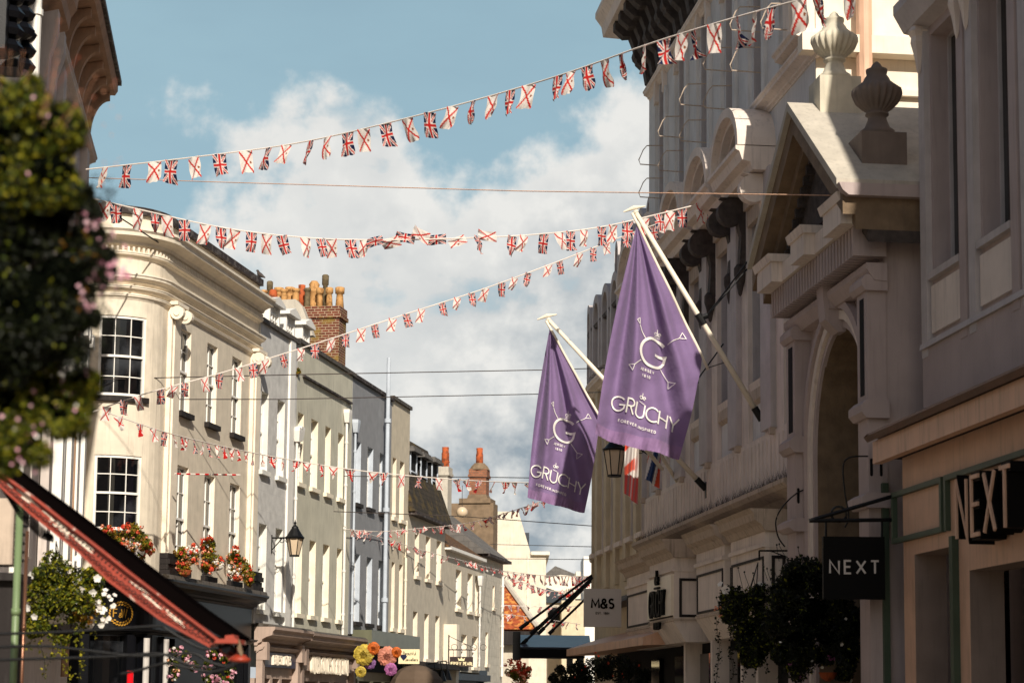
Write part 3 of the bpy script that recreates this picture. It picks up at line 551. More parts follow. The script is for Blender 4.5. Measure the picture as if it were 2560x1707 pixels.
# --- chimneys
def stack(name, label, u0, u1, o0, o1, z0, z1, m, parent=None):
    r = empty(name, tuple(LF.w(u0, o1, z0)), LF.rz, label, 'chimney'); f = Fr(*(LF.O+LF.d*u0+LF.n*o1)[:2], LF.az, 'L')
    b = MB(f); b.box(0, u1-u0, o0-o1, 0, 0, z1-z0-.45); b.box(-.07, u1-u0+.07, o0-o1-.07, .07, z1-z0-.45, z1-z0-.3); b.box(-.03, u1-u0+.03, o0-o1-.03, .03, z1-z0-.3, z1-z0); b.build('stack', M[m], r)
    return r, f
def pot(r, f, u, o, z, h, rad, m, kind=0):
    b = MB(f)
    pr = {0: [(rad*.95, 0), (rad, .1*h), (rad*.85, .75*h), (rad*.82, .84*h), (rad*1.05, .86*h), (rad*1.08, h), (rad*.8, h)],
          1: [(rad*.95, 0), (rad, .2*h), (rad*.92, .25*h), (rad*.95, .6*h), (rad*1.12, .63*h), (rad*1.12, .7*h), (rad*.9, .72*h), (rad*1.15, .78*h), (rad*.9, .82*h), (rad*1.1, .88*h), (rad*.6, h)],
          2: [(rad*1.15, 0), (rad*.9, .5*h), (rad*.8, .7*h), (rad*1.15, .72*h), (rad*1.2, .97*h), (rad*.8, h)],
          3: [(rad, 0), (rad, .7*h), (rad*.85, .78*h), (rad*.9, h)]}[kind]
    b.lathe(pr, (u, -o, z), 16); b.v = [(a, -c, e) for a, c, e in b.v]; b.build('chimney_pot', M[m], r, True)
uk = LF.u(847, 850, -.45); zk0 = LF.z(847, 940, -.45)-1.5; zk1 = LF.z(847, 763, -.45)
rk, fk = stack('brick_chimney_stack', 'broad lichened red brick chimney stack crowded with clay pots', uk, uk+1.0, -3.7, -.45, zk0, zk1, 'brick')
def oz(x, y, u):   # on the plane across the facade at u
    r = ray(x, y); t = ((LF.O+LF.d*u-EYE)@LF.d)/(r@LF.d); q = EYE+r*t; return float((q-LF.O)@LF.n), float(q[2])
pots = [(660, 724, .13, 'pota', 0), (675, 701, .1, 'potc', 2), (683, 722, .15, 'potb', 1), (697.5, 718, .17, 'pota', 0), (711, 722, .13, 'pota', 0), (725, 717, .17, 'pota', 0), (740, 720, .14, 'pota', 0), (755, 711, .15, 'potb', 3), (769, 719, .12, 'potc', 0),
        (786, 701, .19, 'pota', 1), (800, 718, .12, 'pota', 2), (814, 685, .11, 'potc', 2), (824, 717, .12, 'pota', 2), (850, 716, .15, 'pota', 2)]
for i, (x, y, rad, m, kd) in enumerate(pots):
    uu = uk+(.3 if i % 2 == 0 else .7); o, z = oz(x, y, uu); pot(rk, fk, uu-uk, o+.45, zk1-zk0-.03, max(.5, z-zk1), rad, m, kd)
# lead-clad party wall between the dormers and the chimney
b = MB(LF); ug = LF.u(774, 840, -.55)+.7
P = [oz(x, y, ug) for x, y in ((690, 752), (742, 750), (758, 768), (785, 840), (700, 845))]
k = len(P); b.add([(ug-.15, o, z) for o, z in P]+[(ug+.25, o, z) for o, z in P], [tuple(range(k)), tuple(range(k, 2*k))]+[(j, (j+1) % k, (j+1) % k+k, j+k) for j in range(k)])
r_ = empty('roof_party_wall', tuple(LF.w(ug, -2, 12)), 0); b.fr = None; b.v = [tuple(LF.w(*v)-np.array(r_.location)) for v in b.v]; b.build('gable', M['lead2'], r_)
tag(r_, 'grey lead-clad roof gable in front of the brick chimney', 'roof gable')
# chimney 2, on the far roofs
u2 = LF.u(1203, 1300, -1.8); f2z = lambda y: oz(1190, y, u2)[1]
oL, oR = oz(1172, 1300, u2)[0], oz(1214, 1300, u2)[0]
rk2, fk2 = stack('tall_brick_chimney', 'tall worn brick chimney with one slim red pot on stone shoulders', u2, u2+.9, oL, oR, f2z(1360), f2z(1172), 'brick2')
h = f2z(1172)-f2z(1360); wdt = oR-oL
b = MB(fk2); b.box(-.15, 1.1, -wdt-.95, .45, -4.5, f2z(1258)-f2z(1360)); b.box(-.25, 1.2, -wdt-.5, .3, f2z(1258)-f2z(1360), f2z(1246)-f2z(1360)); b.ext([(.1, f2z(1246)-f2z(1360)), (-wdt-.1, f2z(1246)-f2z(1360)), (-wdt-.02, f2z(1236)-f2z(1360)), (.02, f2z(1236)-f2z(1360))], -.1, 1.0); b.build('stone_shoulders', M['oldstone'], rk2)
pot(rk2, fk2, .45, -wdt/2, h-.03, f2z(1116)-f2z(1172), .2, 'potb', 3)
b = MB(fk2); b.lathe([(wdt*.62, 0), (wdt*.5, .2), (wdt*.3, .38)], (.45, wdt/2, h-.02), 12); b.v = [(a, -c, e) for a, c, e in b.v]; b.build('flaunching', M['oldstone'], rk2)
u3 = LF.u(1120, 1200, -2.5); o3a, z3 = oz(1092, 1166, u3); o3b, _ = oz(1120, 1166, u3)
rk3, fk3 = stack('rendered_chimney', 'squat grey rendered chimney with a tall copper-red flue, behind the dormers', u3, u3+1.0, o3a, o3b, z3-6, z3, 'lead2')
pot(rk3, fk3, .5, -.25, 6-.03, oz(1125, 1142, u3)[1]-z3+.6, .2, 'potb', 3); pot(rk3, fk3, .5, -(o3b-o3a)+.4, 5.97, .35, .16, 'potb', 0)
# ridge vent on house D
b = MB(fD); u = 1.2; b.box(u-.5, u+.5, -2.2, -1.2, ztD, ztD+.6); b.box(u-.65, u+.65, -2.4, -1.0, ztD+.6, ztD+.72); b.build('roof_vent', M['lead'], rD)
# ------------------------------------------------------------------ shopfronts of the left row
def shopfront(name, label, px0, px1, ytop, wallm, signm, text_=None, tm='letterw', z1=None, corn=True, th=.3, signy=None, xs=.8, ext=.1, signpx=None, twid=.04):
    u0 = LF.u(px0, 1600); fr = LF.sub(u0, .02); U = fr.u(px1, 1600); zt = fr.z(px0, ytop)
    r = empty(name, tuple(fr.O), fr.rz, label, 'shopfront')
    zf0 = fr.z((px0+px1)/2, signy[1] if signy else ytop+100); zf1 = fr.z((px0+px1)/2, signy[0] if signy else ytop+50)
    ops = [(U*.08, U*.36, .4, zf0-.35), (U*.42, U*.6, .1, zf0-.35), (U*.66, U*.93, .4, zf0-.35)]
    a, b = wallmb(fr, 0, U, 0, zt-.02, ops, .5); build2(a, b, 'front', M[wallm], M[wallm], r)
    for o in ops: p = MB(fr); p.box(o[0], o[1], -.54, -.45, o[2], o[3]); p.build('shop_window', M['glass'], r)
    if corn:
        cornice(r, fr, -ext, U+ext, zt-.62, CORN(.62, .58), wallm); cornice(r, fr, -ext*.5, U+ext*.5, zt-.84, CORN(.26, .2), wallm, 'bed_mould')
        cornice(r, fr, -ext, U+ext, zt-.035, [(-.02, 0), (.6, 0), (.5, .07), (-.02, .12)], 'lead', 'lead_capping')
    for uu in (.02, U-.28): b = MB(fr); b.box(uu, uu+.26, .0, .2, 0, zf1+.05); b.box(uu-.02, uu+.28, 0, .34, zf1-.25, zf1+.3); b.build('pilaster', M[wallm], r)
    s0, s1 = (fr.u(signpx[0], 1640), fr.u(signpx[1], 1640)) if signpx else (.34, U-.34)
    b = MB(fr); b.box(s0, s1, .0, .14, zf0, zf1); s = b.build('fascia_board', M[signm], r)
    if text_:
        b = MB(fr); w = textw(text_, th, .06, xs); sc = min(1, (s1-s0-.3)/w); text(b, text_, (s0+s1)/2-w*sc/2, (zf0+zf1)/2-th/2, th, .06*sc, twid, lambda x, y, h: (x, .14+h, y), .09, xs*sc); b.build('lettering', M[tm], s)
    return r, fr, U, zt, zf0, zf1
shopfront('taupe_shopfront', 'taupe shopfront with a navy fascia board and raised silver letters', 640, 738, 1562, 'mauve', 'navyblue', 'ERNEST JONES', th=.26, signy=(1632, 1668), xs=.7)
shopfront('mushroom_shopfront', 'mushroom shopfront with tall pale raised capital letters on its fascia', 741, 878, 1578, 'mauved', 'mauve', 'UNITED COLORS OF BENETTON', th=.52, signy=(1648, 1678), xs=.42, twid=.06)
# flower shop with giant paper roses
q_, fS, US, zS_, _, _ = shopfront('olive_tiled_shopfront', 'olive tiled shopfront hung with giant paper roses, under the slate grey house', 880, 1002, 1588, 'greentile', 'dark', None, corn=False, signy=(1620, 1680))
cornice(q_, fS, -.1, US+.2, fS.z(880, 1611), [(0, 0), (.75, 0), (.75, .55), (0, .55)], 'greentile', 'tiled_canopy')
def rose(px, py, Y, rad, m, label):
    c = at(px, py, Y); r = empty('paper_rose', tuple(c), 0, label, 'paper flower', 'giant paper roses on the tiled shopfront')
    b = MB()
    R_ = random.Random(int(px)); 
    for k in range(46):   # cupped, ruffled petals wound outwards from a tight heart
        t = (k+1)/46; a = k*2.39996+R_.uniform(-.2, .2); ph = t**.8*1.5; hw = .42+.2*t; pts = []
        for j in range(4):
            v = j/3; pj = ph*(.72+.3*v); lift = rad*(.16*v*v*(1 if t > .25 else -.4))+.03*rad*R_.uniform(-1, 1)*v
            for i in range(6):
                s = (i-2.5)/2.5; al = a+s*hw*(1-.25*v*abs(s)); e = .06*rad*v*math.sin(i*2.3+k); R2 = rad*(.9+.1*v)+lift+e-.12*rad*s*s*v
                pts.append((math.sin(pj)*math.cos(al)*R2, -math.cos(pj)*R2*.72+.2*rad*v*(1-t), math.sin(pj)*math.sin(al)*R2))
        b.add(pts, [(6*j+i, 6*j+i+1, 6*j+i+7, 6*j+i+6) for j in range(3) for i in range(5)])
    b.lathe([(rad*.2, -rad*.3), (rad*.6, -.1*rad), (rad*.7, .1*rad)], (0, 0, 0), 12); b.v[-36:] = [(x, z, y) for x, y, z in b.v[-36:]]
    b.build('petals', m, r)
for nm, c in (('rosey', (226, 198, 84)), ('roseo', (236, 120, 44)), ('rosep', (176, 124, 190)), ('rosec', (244, 160, 134)), ('rosem', (206, 124, 186))): M[nm] = leafmat(nm, [tuple(int(x*.9) for x in c), tuple(int(x*.72) for x in c), tuple(min(255, int(x*1.06)) for x in c)], transl=.3)
YR = LF.w(LF.u(930, 1640, .9), .9, 4)[1]-1
for px, py, rd, m, lb in ((910, 1636, 23, 'rosey', 'large yellow paper rose on the olive tiled shopfront'), (934, 1620, 14, 'roseo', 'orange paper rose between the yellow and peach ones'), (925, 1657, 13, 'rosep', 'lilac paper rose under the large yellow one'), (902, 1678, 12, 'rosey', 'small yellow paper rose, lowest of the left bunch'),
                          (968, 1640, 22, 'rosec', 'large peach paper rose on the olive tiled shopfront'), (991, 1630, 12, 'roseo', 'orange paper rose right of the peach one'), (977, 1672, 14, 'rosem', 'magenta paper rose under the peach one')):
    rose(px, py, YR+rnd.uniform(-.3, .3), rd/F*YR, M[m], lb)
# low shop under houses F and G
r5, f5, U5, z5, _, _ = shopfront('black_canopy_shopfront', 'dark shopfront under a thin black canopy with spotlights, beside the brown umbrella', 1003, 1118, 1658, 'stone', 'dark', None, corn=False, signy=(1672, 1700))
cornice(r5, f5, 0, U5, f5.z(1024, 1668), [(0, 0), (1.0, 0), (1.0, .22), (0, .3)], 'sill', 'canopy')
for k, (px, py) in enumerate(((1082, 1697), (1098, 1693), (1112, 1690))):
    u = f5.u(px, py, 1.2); z = f5.z(px, py, 1.2); b = MB(f5); b.tube([(u, .9, z+.6), (u, 1.25, z+.65), (u, 1.3, z+.3)], .03, 6); b.lathe([(.05, .3), (.1, .2), (.22, -.15)], (u, 1.3, z), 10); b.build('spotlight', M['black'], r5)
r6, f6, U6, z6, _, _ = shopfront('slate_blue_shopfront', 'small slate blue shopfront with copper-edged window, under the brown-roofed house', 1128, 1202, 1682, 'slateblue', 'slateblue', None, corn=False, signy=(1688, 1700))
b = MB(f6); b.box(-.05, U6+.05, 0, .5, z6-.3, z6); b.build('cornice', M['slateblue'], r6)
# projecting signs
def board_sign(name, label, px0, px1, y0, y1, Y, m, thick=.08, frame=None):
    a = at(px0, y1, Y); b_ = at(px1, y0, Y); r = empty(name, (float(a[0]+b_[0])/2, Y, float(a[2])), 0, label, 'sign')
    w = (b_[0]-a[0])/2; h = b_[2]-a[2]; b = MB(); b.box(-w, w, -thick/2, thick/2, 0, h); b.build('board', M[m], r); return r, w, h
def stext(r, s, cx, cy, h, m, sp=.03, w=.02, xs=1., th=.05, name='lettering'):
    b = MB(); W_ = textw(s, h, sp, xs); text(b, s, cx-W_/2, cy-h/2, h, sp, w, lambda x, y, k: (x, -th-k, y), .01, xs); return b.build(name, M[m], r)
YJ = 88.
r, w, h = board_sign('pearl_sign', 'dark brown hanging sign with a small gold crown, on a scrolled iron bracket', 1124, 1183, 1641, 1665, YJ, 'darkbrown'); stext(r, 'JERSEY PEARL', 0, h*.3, h*.3, 'creamsign', .03, .03, .85)
b = MB(); z = h*.72; b.quad((-.12, -.06, z-.06), (-.16, -.06, z+.08), (-.06, -.06, z+.01), (0, -.06, z+.11), (.06, -.06, z+.01), (.16, -.06, z+.08), (.12, -.06, z-.06)); b.build('crown_mark', M['creamsign'], r)
b = MB(); b.tube([(-w-.05, 0, h+.3), (w+.1, 0, h+.3)], .025); b.tube([(-w-.05, 0, -.1), (-w-.05, 0, h+.95)], .03); b.tube([(-w-.05, 0, h+.9), (w+.1, 0, h+.35)], .015)
for k in range(4): b.tube([(-w+.2+k*.42+.14*math.cos(a), 0, h+.42+.13*math.sin(a)) for a in [i*math.pi/5 for i in range(11)]], .012, 5, False)
for s in (-1, 1): b.tube([(s*w*.7, 0, h), (s*w*.7, 0, h+.3)], .012)
b.build('bracket', M['darkbrown'], r)
r, w, h = board_sign('jeweller_sign', 'cream projecting sign with looping script and a small blue diamond', 996, 1049, 1622, 1658, 77, 'creamsign')
stext(r, 'Beautiful', .02, h*.72, h*.22, 'letterb', .02, .012, .9); stext(r, 'Jewellers', .1, h*.3, h*.2, 'letterb', .02, .012, .9)
b = MB(); z = h*.5; b.quad((-.33, -.06, z), (-.28, -.06, z+.07), (-.12, -.06, z+.07), (-.07, -.06, z), (-.2, -.06, z-.16)); b.build('diamond_mark', M['navyblue'], r)
# street umbrella
c = at(1040, 1668, 80); r = empty('street_umbrella', (float(c[0]), 80, 0), 0, 'dome-shaped brown canvas umbrella at the foot of the left row', 'umbrella'); b = MB(); z = float(c[2]); b.lathe([(1.15, -.75), (1.05, -.45), (.8, -.15), (.4, .05), (.03, .12)], (0, 0, z), 8); b.build('canopy', M['brown'], r); b = MB(); b.tube([(0, 0, 0), (0, 0, z)], .04); b.build('pole', M['black'], r)
# ------------------------------------------------------------------ far end of the street
def slab(name, label, Y, pts, th, m, cat='building', capm=None):
    """a building seen end-on: outline facing the camera with real depth"""
    P = [at(x, y, Y) for x, y in pts]; c = P[0]; r = empty(name, (float(c[0]), Y, 0), 0, label, cat); b = MB()
    poly = [(p[0]-c[0], p[2]) for p in P]; b.prism(poly, 0, th); b.build('wall', M[m], r); return r, poly, (float(c[0]), Y)
rI, pI, _ = slab('cream_gable_building', 'tall plain cream building with a sloping gable, closing the street', 118, [(1215, 1750), (1215, 1278), (1296, 1278), (1328, 1386), (1365, 1386), (1365, 1750)], 14, 'cream')
b = MB(); b.box(pI[3][0], pI[4][0]+.2, -.25, 14.2, pI[3][1]-.02, pI[3][1]+.18); b.build('coping', M['creamtrim'], rI)
b = MB(); b.box(pI[3][0]+1.1-2.4, pI[3][0]+1.1-1.2, 3, 5, pI[3][1], pI[2][1]-1); b.build('roof_box', M['slateblue'], rI)
b = MB()
for z in (4, 6.2, 8.4): b.box(pI[4][0]-.9, pI[4][0]-.02, -.02, 0, z, z+.03)
b.box(pI[4][0]-1.1, pI[4][0]-1.04, -.06, 0, 0, pI[4][1]-.05); b.build('corner_pier', M['creamtrim'], rI)
# orange lichened roof in front
Yo = 112; P = [at(x, y, Yo) for x, y in ((1236, 1440), (1262, 1448), (1345, 1572), (1236, 1572))]
ro = empty('orange_roofed_shed', (float(P[0][0]), Yo, 0), 0, 'low building with an orange lichened tile roof, before the cream gable', 'building'); c = P[0]
b = MB(); k = [(p[0]-c[0], 0, p[2]) for p in P]; back = [(x, y+3.5 if i < 2 else y, z) for i, (x, y, z) in enumerate(k)]; b.add(back, [(0, 1, 2, 3)]); b.add([(a, y+.3, z-.15) for a, y, z in back], [(0, 1, 2, 3)]); b.build('roof', M['orange'], ro)
b = MB(); b.tube([(back[1][0], back[1][1]-.1, back[1][2]+.1), (back[2][0], back[2][1]-.1, back[2][2]+.1)], .16, 6); b.build('verge', M['lead2'], ro)
b = MB(); b.box(k[3][0], k[2][0]-.5, .4, 3, 0, k[3][2]-.1); b.build('wall', M['stone'], ro); b = MB(); b.box(k[3][0], k[2][0]+.1, -.25, .15, k[3][2]-.85, k[3][2]-.1); b.build('eaves_board', M['sill'], ro)
# distant buildings
rD1, pD, _ = slab('distant_pale_block', 'distant pale stepped block above the far bunting', 150, [(1362, 1750), (1362, 1446), (1400, 1436), (1440, 1440), (1440, 1428), (1490, 1428), (1490, 1750)], 12, 'creamtrim')
b = MB()
for k in range(4): x = pD[1][0]+.4+k*.95; b.box(x, x+.7, -.05, .02, 8.0, 9.2)
b.build('window_band', M['glass'], rD1)
b = MB(); b.box(pD[1][0], pD[4][0], -.3, 0, pD[1][1]-1.2, pD[1][1]-.9); b.build('ledge', M['stone'], rD1)
rD2, _, _ = slab('distant_tower_block', 'slim white slab rising at the right end of the far street', 140, [(1459, 1750), (1459, 1390), (1500, 1390), (1500, 1750)], 6, 'white')
rD3, pq, _ = slab('distant_slate_house', 'small distant house with a slate grey hipped roof', 132, [(1364, 1750), (1364, 1506), (1402, 1506), (1402, 1750)], 6, 'stone')
b = MB(); b.prism([(-.2, pq[1][1]), (1.5, pq[1][1]), (1.1, pq[1][1]+.6), (.0, pq[1][1]+1.0)], -.2, 5); b.build('roof', M['slateblue'], rD3); b = MB(); b.box(.1, .9, -.05, .02, pq[1][1]-1.3, pq[1][1]-.3); b.build('window', M['glass'], rD3)
r_, pq, _ = slab('distant_ochre_house', 'distant ochre house front behind the canopy rods', 128, [(1404, 1750), (1404, 1500), (1462, 1500), (1462, 1750)], 6, 'mspaint')
b = MB()
for k in range(2): b.box(.3+k*.7, .7+k*.7, -.04, .02, 3.4, 5.4)
b.build('window', M['glass'], r_)
rD4, pq, _ = slab('distant_dome_roof', 'faint grey pointed roof on the horizon', 190, [(1366, 1750), (1366, 1432), (1388, 1414), (1438, 1434), (1438, 1750)], 10, 'slategrey')
# ------------------------------------------------------------------ near-left building with the deep eaves
q = at(215, 400, 45); NF = Fr(q[0], 45, -.131, 'L')
rN = empty('eaves_building', tuple(NF.O), NF.rz, 'shaded building at top left with deep tan bracketed eaves and a white downpipe', 'building')
zE = float(at(278, 207, 45)[2])-.25; U0 = -22
opN = []
for uu in (-2.6, -5.6, -8.6, -11.6): opN.append((uu-.6, uu+.6, zE-5.6, zE-1.9, .9))
for uu in (-3, -7, -11): opN.append((uu-.6, uu+.6, 4, 7.2))
a, b = wallmb(NF, U0, 0, 0, zE, opN, .35); build2(a, b, 'wall', M['eavewall'], M['white'], rN)
b = MB(NF); b.box(-.1, -.01, -8, -.005, 0, zE-.01); b.build('end_wall', M['eavewall'], rN)
for o in opN: p = MB(NF); p.box(o[0], o[1], -.4, -.34, o[2], o[3]); p.build('window', M['glass'], rN)
b = MB(NF); b.ext([(0, zE-.1), (.5, zE), (.6, zE), (.66, zE+.1), (.66, zE+.25), (-1, zE+.9), (-1, zE)], U0, .12); b.build('eaves', M['eave'], rN)
b = MB(NF); b.ext([(.45, zE+.25), (.74, zE+.25), (.74, zE+.36), (.45, zE+.36)], U0, .16); b.build('gutter', M['darkcap'], rN)
u = -.1; k = 0
while u > -16:
    b = MB(NF); pr = [(0, zE-.11), (.5, zE-.02), (.5, zE-.16)]+[(.5-.42*math.sin(t), zE-.18-.9*(1-math.cos(t))) for t in [i*math.pi/2/8 for i in range(9)]]+[(0, zE-1.5)]
    b.ext(pr, u-.09, u+.09); b.build('eaves_bracket', M['eave'], rN); u -= 1.15
cornice(rN, NF, U0, .12, zE-1.75, CORN(.25, .25), 'eavewall', 'string_course')
for uu in (-1.2, -4.1, -7.1, -10.1): b = MB(NF); b.box(uu-.28, uu+.28, 0, .16, 4, zE-1.7); b.build('pilaster', M['eavewall'], rN)
hd0 = NF.u(184, 60, .5); z0 = NF.z(184, 97, .5)
b = MB(NF); b.ext([(0, z0-.2), (.2, z0), (.42, z0+.12), (.45, z0+.35), (.55, z0+.5), (.58, z0+.75), (0, z0+1.0)], hd0-5, hd0); b.build('window_hood', M['eave'], rN)
for uu in (hd0-.4, hd0-1.6): b = MB(NF); b.ext([(0, z0-.2), (.4, z0-.1), (.4, z0-.5), (.28, z0-.9), (.22, z0-1.8), (0, z0-2.2)], uu-.16, uu+.16); b.build('hood_console', M['eavewall'], rN)
b = MB(NF); c_ = NF.u(86, 150, .35); b.tube([(c_, .35, 2), (c_, .35, zE-.1)], .085, 10)
for z in (zE-3, zE-5.2): b.tube([(c_, .35, z-.05), (c_, .35, z+.05)], .11, 10)
b.build('downpipe', M['white'], rN)
c_ = NF.u(208, 400, .2); b = MB(NF); b.tube([(c_, .2, 2), (c_, .2, zE-4.4)], .08, 8); b.lathe([(.1, 0), (.22, .5), (.4, .9), (.35, 1.1)], (c_, .2, zE-4.4), 8); b.build('corner_downpipe', M['eave'], rN)
for k, uu in enumerate((-.35, -1.25, -1.9, -2.9, -3.5, -4.5, -5.3, -6.4)): b = MB(NF); b.box(uu-.14, uu+.14, 0, .26+.06*(k % 2), 3.4, 9.4); b.box(uu-.2, uu+.2, 0, .36, 9.4, 9.7); b.build('upper_pilaster', M['white'], rN)
b = MB(NF); b.ext([(0, 3.0), (.5, 3.1), (.6, 3.3), (0, 3.4)], -16, .1); b.build('ledge', M['white'], rN)
for px, y0, y1 in ((26, -20, 160), (54, -60, 110), (60, 120, 210)):
    u = NF.u(px, 60, .5); b = MB(NF); za, zb2 = NF.z(px, y1, .5), NF.z(px, y0, .5); b.box(u-.5, u, .05, .5, za, zb2)
    z = za
    while z < zb2: b.lathe([(.0, 0), (.16, .08), (.2, .16), (.12, .26)], (u-.02, .5, z), 8); z += .24
    b.build('carved_shutter', M['navy'], rN)
# ------------------------------------------------------------------ RIGHT ROW
RX = 6.1; RF = Fr(RX, 35, -.115, 'R')
def ru(px, y=1300, o=0): return RF.u(px, y, o)
# department store main body with upper storeys
uG0 = ru(2040, 300); uG1 = ru(1624, 300); zG = 23.5
rG_ = empty('department_store', tuple(RF.O), RF.rz, 'tall white department store with arched window hoods, bracketed roof cornice and spiked ledge', 'building')
pit = 3.08; k0a, k0b = ru(1922, 900), ru(1883, 900); kc = (k0a+k0b)/2
zsill = RF.z(1883, 978, -.2); zled = 5.7; zbase = RF.z(1808, 1150)
bays = [kc+pit*k for k in range(0, 6) if kc+pit*k < uG1+.5]
zwt = 12.25; Hb = .74
opL = [(c-Hb, c+Hb, zsill, zwt) for c in bays]
tb = [ru(1656, 250)-.0, ru(1704, 200), ru(1762, 100)]; pt = (tb[0]-tb[2])/2
tcs = [tb[2]+pt*k for k in range(-3, 3) if uG0+.8 < tb[2]+pt*k < uG1-.6]
zT0, zT1 = 14.2, RF.z(1656, 186)
opT = [(c-.42, c+.42, zT0+.35, zT1, 1.0) for c in tcs]
a, b = wallmb(RF, uG0, uG1, 0, zG-3.2, opL+opT, .32); build2(a, b, 'wall', M['towerw'], M['gside'], rG_)
# blue-grey backs of the tall bays
for c in bays: p = MB(RF); p.box(c-Hb, c+Hb, -.36, -.3, zsill, zwt); p.build('blind_panel', M['gblue'], rG_)
for o in opT: p = MB(RF); p.box(o[0], o[1], -.36, -.3, o[2], o[3]); p.build('window', M['gblue'], rG_)
b = MB(RF); b.box(uG0+.01, uG0+.2, -9, -.01, 0, zG-3.25); b.build('end_wall', M['creamtrim'], rG_)
b = MB(RF); b.box(uG1-.2, uG1-.01, -9, -.01, 0, zG-3.25); b.box(uG0+.3, uG1-.3, -9, -1, 0, zG-3.3); b.build('rear_wall', M['towerw'], rG_)
# piers between bays: a wide beige face with a narrower bluish strip
for i in range(len(bays)+1):
    c0 = (bays[i-1]+Hb) if i else bays[0]-pit+Hb; c1 = (bays[i]-Hb) if i < len(bays) else min(uG1, c0+1.6)
    b = MB(RF); b.box(c0+.02, c1-.02, -.01, .10, zbase, zwt+.55); p = b.build('pier', M['gw'], rG_)
    m_ = (c0+c1)/2; b = MB(RF); b.box(m_-.16, c1-.1, .09, .22, zbase+.05, zwt+.4); b.build('raised_strip', M['gside'], p)
    b = MB(RF); b.box(m_-.2, m_-.02, .1, .24, zbase-.1, zbase+.04); b.build('corbel', M['gdirty'], p)
for c in bays:
    cornice(rG_, RF, c-Hb, c+Hb, zsill-.16, [(-.3, 0), (.06, 0), (.1, .16), (-.3, .16)], 'gw', 'sill')
    cornice(rG_, RF, c-Hb+.1, c+Hb-.02, zsill-.5, [(-.02, 0), (.09, .1), (.09, .33), (-.02, .33)], 'gdirty', 'apron_mould')
b = MB(RF); b.box(uG0, uG1, -.005, .13, zled+.2, zbase-.003); b.build('lower_panel', M['gdirty' if 0 else 'gw'], rG_)
b = MB(RF); u = uG0+.1
while u < uG1: b.box(u, u+.05, .13, .15, zled+.3, zbase-.12); u += .34
b.build('panel_ribs', M['gw'], rG_)
# arched hoods on scrolled consoles
def hood(c):
    h = MB(RF); r1 = pit/2-.13; zb_ = 13.12; ln = zb_+.02
    h.band(arcpts(c, ln, r1, 1.12, 0, 180, 20), arcpts(c, ln, r1-.2, .92, 0, 180, 20), 0, .82)
    hd = h.build('window_hood', M['gw'], rG_)
    h = MB(RF); h.band(arcpts(c, ln, r1-.2, .92, 0, 180, 20), arcpts(c, ln, r1-.34, .80, 0, 180, 20), 0, .66); h.band(arcpts(c, ln, r1-.34, .80, 0, 180, 20), arcpts(c, ln, r1-.44, .72, 0, 180, 20), 0, .5); h.build('inner_arch', M['gw'], hd)
    t = MB(RF); t.prism(arcpts(c, ln, r1-.42, .73, 0, 180, 16), .02, .08); t.build('tympanum', M['gdark'], hd)
    e = MB(RF); e.ext([(0, zb_-.5), (.5, zb_-.5), (.55, zb_-.34), (.72, zb_-.3), (.78, zb_-.12), (.86, zb_-.08), (.86, zb_), (0, zb_)], c-r1, c+r1); e.build('entablature', M['gw'], hd)
    for s in (-1, 1):
        uu = c+s*(Hb+.3); q = MB(RF)
        pr = [(0, zb_-.52), (.66, zb_-.52)]+[(.42+.30*math.cos(t), zb_-.84+.3*math.sin(t)) for t in [math.pi/2*.8-i*.42 for i in range(9)]]+[(.2, zb_-1.35), (.24, zb_-2.0), (0, zb_-2.15)]
        q.ext(pr, uu-.13, uu+.13); q.tube([(uu-.145, .44, zb_-.82), (uu+.145, .44, zb_-.82)], .14, 14)
        q.lathe([(.0, -.6), (.04, -.55), (.09, -.3), (.14, -.12), (.14, .04), (.08, .12)], (uu, .2, zb_-2.1), 10)
        q.build('console', M['gdark'] if c > bays[0]+.5 or s > 0 else M['gw'], hd)  # nearest console pale as if sunlit, the others darkened as shaded
    e = MB(RF); e.box(c-Hb, c+Hb, .0, .12, zwt-.35, zwt-.003); e.box(c-Hb, c+Hb, .0, .2, zwt+.003, zwt+.35); e.build('frieze', M['gdirty'], hd)
for c in bays: hood(c)
cornice(rG_, RF, uG0-.3, uG1, 14.0, CORN(.3, .3), 'gw', 'string_course')
cornice(rG_, RF, uG0-.02, uG0+1.7, 14.25, CORN(.45, .35), 'gw', 'corner_cornice')
b = MB(RF); b.box(uG0-.35, uG0, -9, .35, 14.05, 14.4); b.box(uG0-.12, uG0, -9, .1, 13.3, 13.42); b.build('end_string', M['creamtrim'], rG_)
for uu in (uG0+.02, uG0+1.25): b = MB(RF); b.box(uu, uu+.5, 0, .2, 14.6, zG-3.3); b.build('corner_pier', M['gw'], rG_)
b = MB(RF); b.tube([(uG0-.25, -.9, 8), (uG0-.25, -.9, 20)], .16, 10); b.build('drainpipe', M['fascia'], rG_)
for i, o in enumerate(opT):
    c = (o[0]+o[1])/2; r = .42; zs = o[3]-r
    h = MB(RF); h.band(arcpts(c, zs, r+.28, r+.28, -25, 205, 18), arcpts(c, zs, r+.1, r+.1, -25, 205, 18), 0, .12); h.build('arch_mould', M['gw'], rG_)
    for m_ in (-1, 1): p = MB(RF); p.box(c+m_*.72-.12, c+m_*.72+.12, 0, .09, zT0, zs-.15); p.build('window_pilaster', M['towerw'], rG_)
    for z in (16.15, 15.25):
        t = MB(RF); uu = c-.45; 
        t.tube([(c-.5, 0, z+.35), (c-.5, .52, z+.32), (c-.5, .62, z+.2), (c-.5, .74, z-.08), (c-.5, .7, z-.2), (c-.5, 0, z-.22)], .015, 6); t.build('iron_hoop', M['gdirty'], rG_)
